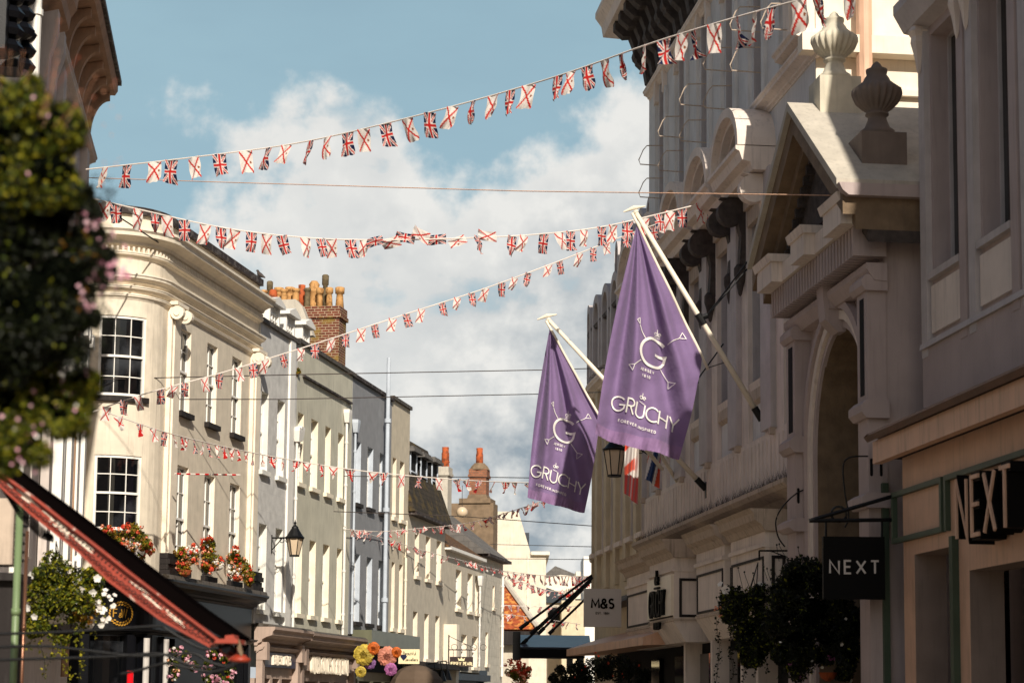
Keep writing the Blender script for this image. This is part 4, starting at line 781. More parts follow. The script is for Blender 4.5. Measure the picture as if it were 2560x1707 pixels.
# roof cornice with scroll brackets
zc_ = RF.z(1624, 70, 0); b = MB(RF)
b.ext([(0, zc_), (.15, zc_), (1.15, zc_+.05), (1.2, zc_+.35), (1.38, zc_+.6), (1.38, zc_+.75), (0, zc_+.95)], uG1-11, uG1+1.2); b.build('roof_cornice', M['gw'], rG_)
u = uG1-.15
while u > uG1-9:
    b = MB(RF); b.ext([(0, zc_-.01), (1.05, zc_+.03), (1.05, zc_-.2), (.8, zc_-.42), (.62, zc_-.4), (.5, zc_-.7), (.42, zc_-1.15), (.2, zc_-1.35), (.14, zc_-1.7), (0, zc_-1.8)], u-.17, u+.17)
    b.tube([(u-.2, .3, zc_-.9), (u+.2, .3, zc_-.9)], .22, 12); b.build('cornice_bracket', M['gdark'], rG_); u -= .85
cornice(rG_, RF, uG1-11, uG1, zc_-2.15, CORN(.2, .25), 'gw', 'bed_mould')
# spiked ledge
zl = RF.z(1956, 1194, .78); uL0, uL1 = ru(1962, 1190, .78), ru(1579, 1364, .78)
cornice(rG_, RF, uL0+.1, uL1, zl-.42, [(-.02, 0), (.3, .02), (.45, .16), (.7, .26), (.78, .34), (.78, .42), (-.02, .46)], 'gdirty', 'ledge')
b = MB(RF); R_ = random.Random(3); u = uL0-.4
while u < uL1-.1:
    for _ in range(3):
        o = R_.uniform(.2, .72); a_, d_ = R_.uniform(-.12, .12), R_.uniform(-.12, .12); z_ = zl+.02; s = .006
        b.add([(u-s, o, z_), (u+s, o, z_), (u+a_, o+d_, z_+R_.uniform(.16, .26)), (u, o+s, z_)], [(0, 1, 2), (1, 3, 2), (3, 0, 2)])
    u += .028
b.build('bird_spikes', M['wire'], rG_, kind='stuff')
# shopfront box bays
zk = 5.3; zkb = RF.z(1685, 1603, 1.13)
rS = empty('bay_shopfront', tuple(RF.O), RF.rz, 'cream panelled shopfront of stepped box bays with cornices and black-letter sign, under the spiked ledge', 'shopfront')
def boxbay(pxn, pxf, o, yn, back=.2, sign=False):
    un, uf = ru(pxn, yn, o), ru(pxf, yn, o)
    zb_ = zkb
    b = MB(RF); b.box(un, uf, back, o, zb_+.45, zk-.3); b.ext([(back, zb_+.45), (o, zb_+.45), (o-.28, zb_), (back, zb_)], un+.02, uf-.02); g_ = b.build('bay', M['gw'], rS)
    cornice(g_, RF, un-.1, uf+.1, zk-.42, [(back, 0), (o+.03, 0), (o+.1, .12), (o+.22, .2), (o+.26, .34), (o+.34, .42), (back, .42)], 'gdirty', 'cornice')
    cornice(g_, RF, un-.02, uf+.02, zk-.75, [(back, 0), (o+.06, .02), (o+.06, .1), (back, .12)], 'gw', 'frieze_mould')
    z0, z1 = zb_+.62, zk-.95
    f = MB(RF)
    for (a0, a1, c0, c1) in ((un+.12, uf-.12, z1, z1+.05), (un+.12, uf-.12, z0-.05, z0), (un+.12, un+.17, z0, z1), (uf-.17, uf-.12, z0, z1)): f.box(a0, a1, o, o+.025, c0, c1)
    fo0, fo1 = back+.25, o-.12
    if fo1-fo0 > .2:
        for (a0, a1, c0, c1) in ((fo0, fo1, z1, z1+.06), (fo0, fo1, z0-.06, z0), (fo0, fo0+.06, z0, z1), (fo1-.06, fo1, z0, z1)): f.box(un-.025, un, a0, a1, c0, c1)
    f.build('panel_frame', M['sill'], g_)
    b = MB(RF); b.box(un-.01, uf, back+.1, o+.03, zb_+.47, zb_+.53); b.build('base_mould', M['gdirty'], g_)
    return un, uf, g_
boxbay(1913, 1827, .84, 1300); boxbay(1811, 1741, .84, 1400)
unA, ufA, gA = boxbay(1685, 1624, 1.13, 1450); boxbay(1640, 1567.6, .84, 1450)
b = MB(RF); b.box(unA+.02, ufA-.04, 1.13, 1.2, zkb+.6, zk-.8); sb = b.build('sign_board', M['letterw'], gA)
def sidetxt(mb, s, uc, zc, h, o, w, d, xs=1, sp=.06):
    W_ = textw(s, h, sp, xs); text(mb, s, -W_/2, 0, h, sp, w, lambda x, y, k: (uc-x, o+k, zc+y), d, xs)
b = MB(RF); uc = (unA+ufA)/2; sidetxt(b, 'GRUCHY', uc, 3.6, .58, 1.2, .06, .07, .62); sidetxt(b, 'de', uc, 4.35, .3, 1.2, .04, .07); b.box(uc-.25, uc+.25, 1.2, 1.27, 4.24, 4.28); sidetxt(b, 'FOREVER', uc, 3.3, .14, 1.2, .03, .06, .6); b.build('sign_lettering', M['letterb'], sb)
# ground-floor windows of the shopfront
b = MB(RF); b.box(uG0, ru(1560, 1650), -.2, .2, 0, zkb+.3); b.build('recess_wall', M['dark'], rS)
for px in (1790, 1722, 1866, 1905): u = ru(px, 1680, .5); b = MB(RF); b.box(u-.1, u+.1, .2, .6, 0, zkb); b.build('post', M['gw'], rS)
for px in (1895, 1840, 1765, 1700, 1640): u = ru(px, 1680, .3); b = MB(RF); b.box(u-.55, u+.55, .2, .32, .5, zkb-.25); b.build('shop_window', M['glass'], rS)
# ------------------------------------------------------------------ curved corner store beyond
uM0 = uG1+.02
uw = ru(1497, 1200); RM = 9.0
def warpM(u, o):
    if u <= uw: return u, o
    t = min((u-uw)/RM, 1.4); return uw+(RM+o)*math.sin(t), (RM+o)*math.cos(t)-RM
MF = Fr(RF.O[0], RF.O[1], RF.az, 'R', warpM)
rM = empty('curved_store', tuple(RF.O), RF.rz, 'ochre store curving away at the far right, with arched attic dormers', 'building')
uM1 = uw+9
zMc = RF.z(1548, 738, .3)
gc = [uM0+.7+1.75*k for k in range(9)]
zs0 = RF.z(1565, 1352, 0); zs1 = RF.z(1565, 1000, 0)
opM = [(c-.42, c+.42, zs0, zs1) for c in gc]
zh0 = RF.z(1522, 903, 0); opH = [(c-.45, c+.45, zh0, zh0+2.0, 1.0) for c in gc]
a, b = wallmb(MF, uM0, uM1, 0, zMc, opM+opH, .3, .5); build2(a, b, 'wall', M['mspaint'], M['gw'], rM)
for c in gc: window(rM, MF, c-.42, c+.42, zs0, zs1, .28, 1, 2, sill='gw', sillp=.2, seg=.3)
for c in gc:
    p = MB(MF); p.box(c-.45, c+.45, -.34, -.28, zh0, zh0+2.0, .3); p.build('arched_window', M['glass'], rM)
    h = MB(MF); h.band(arcpts(c, zh0+1.55, .72, .72, 0, 180, 12), arcpts(c, zh0+1.55, .46, .46, 0, 180, 12), 0, .3); h.band([(c-.72, zh0+1.55), (c-.72, zh0-.2)], [(c-.46, zh0+1.55), (c-.46, zh0-.2)], 0, .3); h.band([(c+.72, zh0+1.55), (c+.72, zh0-.2)], [(c+.46, zh0+1.55), (c+.46, zh0-.2)], 0, .3); h.build('window_hood', M['gside'], rM)
    q = MB(MF); q.box(c+.62, c+1.12, 0, .12, zs0-1.2, zh0-.5, .3); q.build('pilaster', M['mspaint'], rM)
cornice(rM, MF, uM0, uM1, zh0-.75, CORN(.35, .35), 'gw', 'cornice', .4)
cornice(rM, MF, uM0, uM1, zMc-.1, [(-1.5, 0), (.25, 0), (.3, .1), (-1.5, .14)], 'darkcap', 'parapet_coping', .4)
# arched attic dormers with glazed slopes
za0 = zMc+.05
for k, c in enumerate([uM0+.3+1.5*k for k in range(9)]):
    h = MB(MF); H_ = 3.0; h.band(arcpts(c, za0+H_-.5, .5, .5, 0, 180, 12), arcpts(c, za0+H_-.5, .32, .32, 0, 180, 12), -1.6, -.6)
    h.band([(c-.5, za0+H_-.5), (c-.5, za0)], [(c-.32, za0+H_-.5), (c-.32, za0)], -1.6, -.6); h.band([(c+.5, za0+H_-.5), (c+.5, za0)], [(c+.32, za0+H_-.5), (c+.32, za0)], -1.6, -.6)
    d_ = h.build('attic_dormer', M['gside'], rM); p = MB(MF); p.box(c-.33, c+.33, -1.4, -1.34, za0, za0+H_-.3); p.build('pane', M['glass'], d_)
b = MB(MF); b.ext([(-1.5, za0), (-1.7, za0+2.6), (-5, za0+2.7), (-5, za0)], uM0, uM1, .5); b.build('attic_wall', M['gside'], rM)
for k in (1, 2, 3):
    c = uM0+.3+1.5*k+.75; b = MB(MF); z = za0+.6
    b.add([(c-.5, -.15, z), (c+.3, -.15, z), (c+.3, -1.3, z+2.4), (c-.5, -1.3, z+2.4)], [(0, 1, 2, 3)]); g_ = b.build('glazed_shade', M['glassblue'], rM)
    b = MB(MF)
    for uu in (c-.5, c-.1, c+.3): b.tube([(uu, -.13, z), (uu, -1.28, z+2.4)], .03, 5)
    b.tube([(c-.55, -.13, z), (c+.35, -.13, z)], .07, 6); b.build('shade_frame', M['slateblue'], g_)
# M&S board and canopy
r, w, h = board_sign('store_sign', 'pale grey square sign reading M&S with small date below, facing down the street', 1459, 1553, 1472, 1566, 56.5, 'signw', .22)
stext(r, 'M&S', 0, h*.61, h*.23, 'letterb', .05, .055, 1.0, .12); stext(r, 'EST. 1884', 0, h*.36, h*.055, 'letterb', .02, .012, 1.0, .12, 'small_lettering')
Yc = 63.; a_ = at(1283, 1650, Yc); b_ = at(1462, 1584, Yc); rc = empty('metal_canopy', (float(b_[0]), Yc, float(a_[2])), 0, 'broad shallow metal canopy hung on black rods over the street', 'canopy')
W_ = b_[0]-a_[0]; H_ = b_[2]-a_[2]; b = MB(); b.ext([(0, .42*H_), (-.1, .5*H_), (1.4, H_), (1.5, .9*H_)], -W_, 0.2); b.build('sheet', M['canopy'], rc)
b = MB(); b.box(-W_, -.0, -.1, 1.6, .1, .42*H_); b.box(-W_-.02, -W_+.22, -.16, 1.6, .05, H_+.05); b.build('front_beam', M['letterb'], rc)
b = MB()
for (x0, y0, x1, y1) in ((1299, 1571, 1480, 1437), (1326, 1584, 1482, 1442), (1296, 1618, 1480, 1445), (1345, 1584, 1478, 1452), (1372, 1584, 1470, 1490)):
    p0 = at(x0, y0, Yc+.3)-np.array(rc.location); p1 = at(x1, y1, Yc+.3)-np.array(rc.location); b.tube([tuple(p0), tuple(p1)], .045, 6); b.tube([tuple(p0), tuple(p0+(p1-p0)*.12)], .07, 6)
b.build('hanger_rods', M['black'], rc)
# awning and brackets below
b = MB(RF); u0_, u1_ = ru(1566, 1430, .4), ru(1487, 1465, .4); b.ext([(0, 4.7), (.45, 4.42), (0, 4.35)], u0_, u1_); b.build('lean_to_roof', M['slategrey'], rM)
b = MB(RF); b.ext([(0, 3.6), (1.4, 3.15), (1.4, 2.95), (0, 3.0)], ru(1700, 1600, .5), ru(1490, 1600, .5)); b.build('awning', M['fascia'], rM)
# ------------------------------------------------------------------ arched portal with gable and urns
def roz(x, y, u, fr=RF):
    r = ray(x, y); t = ((fr.O+fr.d*u-EYE)@fr.d)/(r@fr.d); q = EYE+r*t; return float((q-fr.O)@fr.n), float(q[2])
rP = empty('arched_portal', tuple(RF.O), RF.rz, 'grey stone portal with tall arch, triangular gable and keystone, left of the wide shop ledge', 'portal')
oW, oP = .45, .75
p1n, p1f = ru(1987, 950, oP), ru(1971, 950, oP)+.15; p2n, p2f = ru(2167, 800, oP), ru(2148, 800, oP)
p1n = p1f-.62; p2f = p2n+.55
aN, aF = p2f+.28, ru(2045, 1300, oW); cA = (aN+aF)/2; zA = RF.z(2110, 815, oW)
zcor = RF.z(1937, 700, 1.2); 
gL, gR = ru(1877, 655, 1.3), ru(2091, 450, 1.3); zgL, zgR = RF.z(1877, 655, 1.3), RF.z(2091, 450, 1.3); gA = ru(1971, 262, 1.3); zgA = RF.z(1971, 262, 1.3)
zE_ = (zgL+zgR)/2
wf = MB(RF); U0_, U1_ = p2n, p1f
a, b = wallmb(RF, U0_, U1_, 0, zcor, [(aN, aF, 0, zA, 1.25)], 3.2)
a.v = [(x, y+oW, z) for x, y, z in a.v]; b.v = [(x, y+oW, z) for x, y, z in b.v]; build2(a, b, 'wall', M['pinkw'], M['oldstone'], rP)
b = MB(RF); b.box(U0_+.01, U1_-.01, -2.9, -2.8, 0, zcor); b.build('passage_back', M['dark'], rP)
b = MB(RF); b.box(U0_+.02, U0_+.12, -4, oW-.005, 0, zcor+.2); b.build('near_side_wall', M['pinkw'], rP)
r = (aF-aN)/2; zs_ = zA-r*1.25
for k, (r1, r0_, o) in enumerate(((.46, .3, .62), (.3, .14, .56), (.14, .02, .5))):
    b = MB(RF); O_ = arcpts(cA, zs_, r+r1, (r+r1)*1.2, 0, 180, 24); I_ = arcpts(cA, zs_, r+r0_, (r+r0_)*1.22, 0, 180, 24)
    b.band([(cA+r+r1, 1)]+O_+[(cA-r-r1, 1)], [(cA+r+r0_, 1)]+I_+[(cA-r-r0_, 1)], oW-.02, o); b.build('archivolt', M['pinkw' if k != 1 else 'gw'], rP)
b = MB(RF); b.ext([(oW-.02, zA+.9), (oP+.12, zA+.95), (oP+.05, zA+.1), (oW+.12, zA-.12), (oW-.02, zA-.1)], cA-.2, cA+.2); b.build('keystone', M['pinkw'], rP)
zcap = RF.z(2147, 648, oP); zbs = RF.z(2160, 1050, oP)
for u0, u1 in ((p2n, p2f), (p1n, p1f)):
    b = MB(RF); b.box(u0, u1, oW-.02, oP, 0, zcor-.9); pr = b.build('pier', M['pinkw'], rP)
    b = MB(RF); b.box(u0+.16, u1-.16, oP, oP+.006, zbs+.4, zcap-.7); b.build('slot', M['dark'], pr)
    for z, h, p in ((zcap, .18, .09), (zbs, .3, .13), (zbs-1.45, .24, .16), (zbs-2.15, .18, .08), (zcor-1.05, .26, .10)):
        b = MB(RF); b.ext([(oW-.03, z), (oP+p*.4, z), (oP+p, z+h*.3), (oP+p, z+h*.7), (oP+p*.3, z+h), (oW-.03, z+h)], u0-p*.8, u1+p*.8); b.build('moulding', M['pinkw'], pr)
    b = MB(RF)
    for k in (-1, 1):
        oo = (oW+oP)/2+.02+k*.08; b.lathe([(.0, 0), (.05, .08), (.05, .34), (0, .42)], (u0+.04, oo, zbs-1.0), 8)
    b.build('oval_slots', M['dark'], pr)
# centre colonnette, string courses, entablature
b = MB(RF); b.box(cA-.24, cA+.24, oW, oW+.28, zA+.98, zcor-.9); b.build('centre_block', M['pinkw'], rP)
cornice(rP, RF, U0_, U1_, zcap, [(oW-.02, 0), (oW+.14, .04), (oW+.14, .14), (oW-.02, .18)], 'pinkw', 'string_course')
cornice(rP, RF, U0_-.1, U1_+.1, zcor-.9, [(oW-.02, 0), (oW+.2, .02), (oW+.32, .2), (oW+.32, .3), (oW-.02, .3)], 'pinkw', 'bed_mould')
b = MB(RF); u = U0_-.12
while u < U1_+.1: b.box(u, u+.09, oW, oW+.55, zcor-.5, zcor-.03); u += .19
b.build('dentils', M['ledgebr' if 0 else 'pinkw'], rP)
b = MB(RF); b.box(U0_-.15, U1_+.15, -.5, 1.05, zcor, zcor+.34); b.build('corona', M['gw'], rP)
for u0, u1 in ((p2n-.25, p2f+.25), (cA-.45, cA+.45), (p1n-.25, p1f+.25)):
    b = MB(RF); b.box(u0, u1, .3, 1.24, zcor-.01, zcor+.36); b.ext([(.3, zcor+.36), (1.27, zcor+.36), (1.32, zcor+.5), (.3, zcor+.5)], u0-.06, u1+.06); b.build('corona_block', M['gw'], rP)
# gable: two sloping roof slabs, mouldings and a dark sunk tympanum
zf = zE_
def rake(off, th, o0, o1, m, name, ex=0):
    uL, uR, zA_ = U1_+.55+ex, U0_-.45-ex, zgA
    s = (zA_-zf)/((uL-uR)/2); mid = (uL+uR)/2
    outer = [(uR, zf-off), (mid, zA_-off), (uL, zf-off)]; inner = [(uR, zf-off-th), (mid, zA_-off-th), (uL, zf-off-th)]
    b = MB(RF); b.band(outer, inner, o0, o1); return b.build(name, M[m], rP), mid
_, gm = rake(0, .16, -3.5, 1.36, 'lead2', 'gable_roof'); rake(.16, .42, -.5, 1.26, 'oldstone', 'raking_cornice'); rake(.58, .24, -.5, 1.05, 'oldstone', 'raking_bed'); rake(.82, .2, -.5, .85, 'gdark', 'raking_inner')  # raking mouldings in darker stone, standing for shadow under the roof edge
b = MB(RF); b.prism([(U0_+.2, zf), (gm, zgA-.9), (U1_-.2, zf)], -.3, .80); b.build('tympanum', M['gdark'], rP)
b = MB(RF); hw = (U1_-U0_)/2+.1
for s in (-1, 1):
    for k in range(14):
        t = (k+.5)/14; u = gm+s*hw*t; z = zgA-.92+(zf-zgA+.1)*t; b.box(u-.05, u+.05, .75, .95, z-.08, z+.08)
b.build('raking_dentils', M['gdark'], rP)
b = MB(RF); b.ext([(-3.5, zf-.1), (1.36, zf-.1), (1.3, zf-.22), (1.2, zf-.3), (-3.5, zf-.3)], U0_-.6, U0_-.42); b.build('side_gutter', M['pinkw'], rP)
b = MB(RF); b.box(U0_-.3, U0_+.0, -3.5, 1.0, zcor+.02, zf-.3); b.build('side_frieze', M['pinkw'], rP)
def urn(px, y0, ybot, wpx, u, label, pedtop, pedbot, pw, m='urn'):
    o, z1 = roz(px, y0, u); _, z0 = roz(px, ybot, u); Y = RF.w(u, o, z0)[1]; s = wpx/F*Y/2; H = z1-z0
    c = RF.w(u, o, z0); r = empty('stone_urn', tuple(c), 0, label, 'urn', 'urns on the portal gable')
    b = MB(); pr = [(.74, 0), (.74, .08), (.55, .12), (.42, .22), (.38, .27), (.5, .29), (.5, .31), (.42, .33), (.62, .38), (.86, .46), (1.0, .56), (1.0, .62), (.88, .655), (.84, .67), (.6, .73), (.52, .78), (.42, .82), (.46, .86), (.46, .89), (.26, .92), (.16, .97), (.04, 1.0)]
    rb = [0]*8+[.16, .2, .18, .16, .06]+[0]*9
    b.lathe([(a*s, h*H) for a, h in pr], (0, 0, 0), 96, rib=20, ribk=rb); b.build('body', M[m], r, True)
    _, zp = roz(px, pedbot, u); hp = z0-zp+.35; w_ = pw/F*Y/2
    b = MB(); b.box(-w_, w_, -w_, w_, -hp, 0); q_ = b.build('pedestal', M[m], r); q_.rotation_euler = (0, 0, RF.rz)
urn(2085, 30, 205, 113, gm, 'pale fluted stone urn in sunlight on the portal gable', 205, 275, 108)
urn(2191, 155, 345, 120, U0_+.55, 'dark fluted stone urn in shade, nearer and lower of the two on the gable', 345, 419, 118, 'urn_shaded')
# ------------------------------------------------------------------ shop building on the far right with the big letters
rX = empty('letter_shop_building', tuple(RF.O), RF.rz, 'rose-grey rendered building at far right with tall recessed windows over a bronze ledge', 'building')
HX = 17.1; uX1 = ru(2317, 600); uX0 = -60
zst_ = RF.z(2225, 919, .12); zlt = RF.z(2157, 1097, .9); zwb = RF.z(2376, 690, -.3); zwl = RF.z(2334, 80)
wx_ = [(ru(2407, 500), ru(2333, 500)), (ru(2537, 500), ru(2456, 500))]; pw_ = wx_[0][0]-wx_[1][0]
wx_ = [(a+.0, b) for a, b in wx_]+[(wx_[1][0]-pw_*k, wx_[1][1]-pw_*k) for k in range(1, 7)]
opX = [(min(a, b), max(a, b), zwb+.0, zwl) for a, b in wx_]+[(min(a, b), max(a, b), zwl+1.7, zwl+4.2) for a, b in wx_]
a, b = wallmb(RF, uX0, uX1, zlt, HX, opX, .36); build2(a, b, 'wall', M['pinkw'], M['pinkw'], rX)
for i, o in enumerate(opX): window(rX, RF, *o, .34, 1, 1, frame='gside', fw=.05, mid=False)
b = MB(RF); b.box(uX1-.1, uX1-.005, -9, -.006, zlt, HX); b.box(uX0, uX1-.1, -9, -1.2, 0, HX-.02); b.build('rear_wall', M['pinkw'], rX)
for i, (a, c) in enumerate(wx_[:6]):
    lo, hi = min(a, c), max(a, c)
    b = MB(RF); b.box(lo-.03, hi+.03, -.32, .1, zwb-.1, zwb+.01); b.build('sill', M['gside'], rX)
    b = MB(RF); b.box(lo-.02, hi+.02, .0, .05, zwb-.95, zwb-.2); b.build('apron', M['gw'], rX)
    for e in (lo-.22, hi+.22):
        b = MB(RF); b.box(e-.14, e+.14, 0, .10, zwb-1.3, zwl+.3); b.build('pilaster', M['gside'] if e > hi else M['pinkw'], rX)
        b = MB(RF); z = zwl+.1; b.lathe([(0, -.72), (.03, -.62), (.05, -.45), (.08, -.3), (.11, -.17), (.10, -.08), (.15, 0), (.10, .1), (0, .13)], (e, .13, z), 10, rib=6, ribk=.25); b.build('carved_drop', M['gw'], rX)
    b = MB(RF); b.ext([(0, zwl+.15), (.25, zwl+.2), (.42, zwl+.5), (.42, zwl+.65), (0, zwl+.75)], lo-.6, hi+.6); b.build('lintel_cornice', M['gside'], rX)
b = MB(RF); b.box(uX0, uX1+.02, -.01, .09, zlt+.02, zst_); b.build('lower_band', M['pinkw'], rX)
b = MB(RF); b.ext([(0, zst_+.003), (.14, zst_+.003), (.12, zst_+.1), (0, zst_+.16)], uX0, uX1+.04); b.build('string_course', M['gside'], rX)
zlb = RF.z(2157, 1128, .9)
b = MB(RF); b.ext([(0, zlb+.12), (.72, zlb+.12), (.78, zlb+.2), (.92, zlb+.24), (.92, zlt-.1), (.98, zlt-.02), (.3, zlt+.1), (0, zlt+.12)], uX0, uX1+.3); b.build('ledge', M['ledgebr'], rX)
b = MB(RF); b.box(uX0, uX1+.28, .70, .84, zlb-.24, zlb+.11); b.build('ledge_fascia', M['fascia'], rX)
b = MB(RF); b.box(uX0, uX1+.26, -.1, .69, zlb-.16, zlb-.05); b.build('soffit', M['sill'], rX)
# shopfront
rY = empty('sandy_shopfront', tuple(RF.O), RF.rz, 'sandy marble shopfront with sage green trims and large projecting letters NEXT', 'shopfront')
o_ = .45; zo1 = RF.z(2380, 1358, o_); zo2 = RF.z(2470, 1410, o_)
opY = [(ru(2375, 1500, o_), ru(2288, 1500, o_), 0, RF.z(2290, 1385, o_)), (ru(2760, 1500, o_), ru(2425, 1500, o_), 0, RF.z(2425, 1425, o_))]
a, b = wallmb(RF, uX0, uX1+.0, 0, zlb-.17, [(a_-0, b_, z0, z1) for a_, b_, z0, z1 in opY], .5); a.v = [(x, y+o_, z) for x, y, z in a.v]; b.v = [(x, y+o_, z) for x, y, z in b.v]; build2(a, b, 'wall', M['fascia'], M['mauved'], rY)
for o in opY: b = MB(RF); b.box(o[0]+.02, o[1]-.02, -.45, -.37, o[2], o[3]); b.build('shop_window', M['glass'], rY)
def sidebox(px0, px1, y0, y1, yr, o0, o1, m, name, par):
    u0, u1 = ru(px1, yr, o0), ru(px0, yr, o0); z1, z0 = RF.z(px0, y0, o0), RF.z(px0, y1, o0); b = MB(RF); b.box(u0, u1, o0, o1, z0, z1); return b.build(name, M[m], par)
u0, u1 = ru(2365, 1250, o_), ru(2240, 1300, o_); z1, z0 = RF.z(2240, 1232, o_), RF.z(2240, 1360, o_)
f = MB(RF)
for a0, a1, c0, c1 in ((u0, u1, z1-.08, z1), (u0, u1, z0, z0+.08), (u0, u0+.08, z0+.08, z1-.08), (u1-.08, u1, z0+.08, z1-.08)): f.box(a0, a1, o_, o_+.08, c0, c1)
f.build('green_panel_frame', M['sage'], rY)
f = MB(RF); uc0 = u0-2.0
for a0, a1, c0, c1 in ((uc0-4, u0-.12, z1-.08, z1), (u0-.2, u0-.12, z0, z1-.08)): f.box(a0, a1, o_, o_+.08, c0, c1)
f.build('green_panel_edge', M['sage'], rY)
for px in (2222, 2395): u = ru(px, 1500, o_); b = MB(RF); b.box(u-.07, u+.07, o_, o_+.1, 0, z0-.1 if px > 2300 else z1+.2); b.build('green_strip', M['sage'], rY)
b = MB(RF); xN = ru(2405, 1280, .8); W4 = .95; zb0, zb1 = RF.z(2405, 1347, .8), RF.z(2405, 1205, .8); hh = zb1-zb0
def f4(x, y, k): return (xN-x, .5+k, zb0+y)
text(b, 'NEXT', 0, .0, hh, .2, .13, f4, .36, .72); lt = b.build('projecting_letters', M['letterb'], rY)
b = MB(RF); text(b, 'NEXT', 0, .0, hh, .2, .055, lambda x, y, k: (xN-x, .863+k, zb0+y), .03, .72); b.build('painted_edge_light', M['fascia'], lt)  # thin pale strokes painted on as light grazing the letter edges
# hanging sign
un_ = ru(2237, 1300, o_); 
def across(px, y, u): o, z = roz(px, y, u); return RF.w(u, o, z)
P0, P1 = across(2059, 1496, un_), across(2208, 1343, un_); r = empty('black_hanging_sign', tuple((P0+P1)/2*np.array([1, 1, 0])+np.array([0, 0, P0[2]])), 0, 'square black hanging sign reading NEXT in white, on a black wall bracket', 'sign')
c = np.array(r.location); w = (P1[0]-P0[0])/2; h = P1[2]-P0[2]; b = MB(); b.box(-w, w, -.06, .06, 0, h); b.build('board', M['letterb'], r); stext(r, 'NEXT', 0, h*.51, h*.2, 'signw', .09, .03, 1.0, .07)
b = MB(); P = [across(x, y, un_)-c for x, y in ((2025, 1300), (2240, 1300), (2240, 1238), (2066, 1300), (2066, 1345), (2203, 1300), (2203, 1345), (2098, 1284))]; P = [(float(p[0]), 0, float(p[2])) for p in P]
for i, j, rr in ((0, 1, .035), (0, 2, .035), (3, 4, .02), (5, 6, .02)): b.tube([P[i], P[j]], rr, 6)
b.tube([(P[7][0]+.12*math.cos(a), 0, P[7][2]+.12*math.sin(a)) for a in [i*math.pi/8 for i in range(17)]], .02, 5, False); b.build('bracket', M['black'], r)
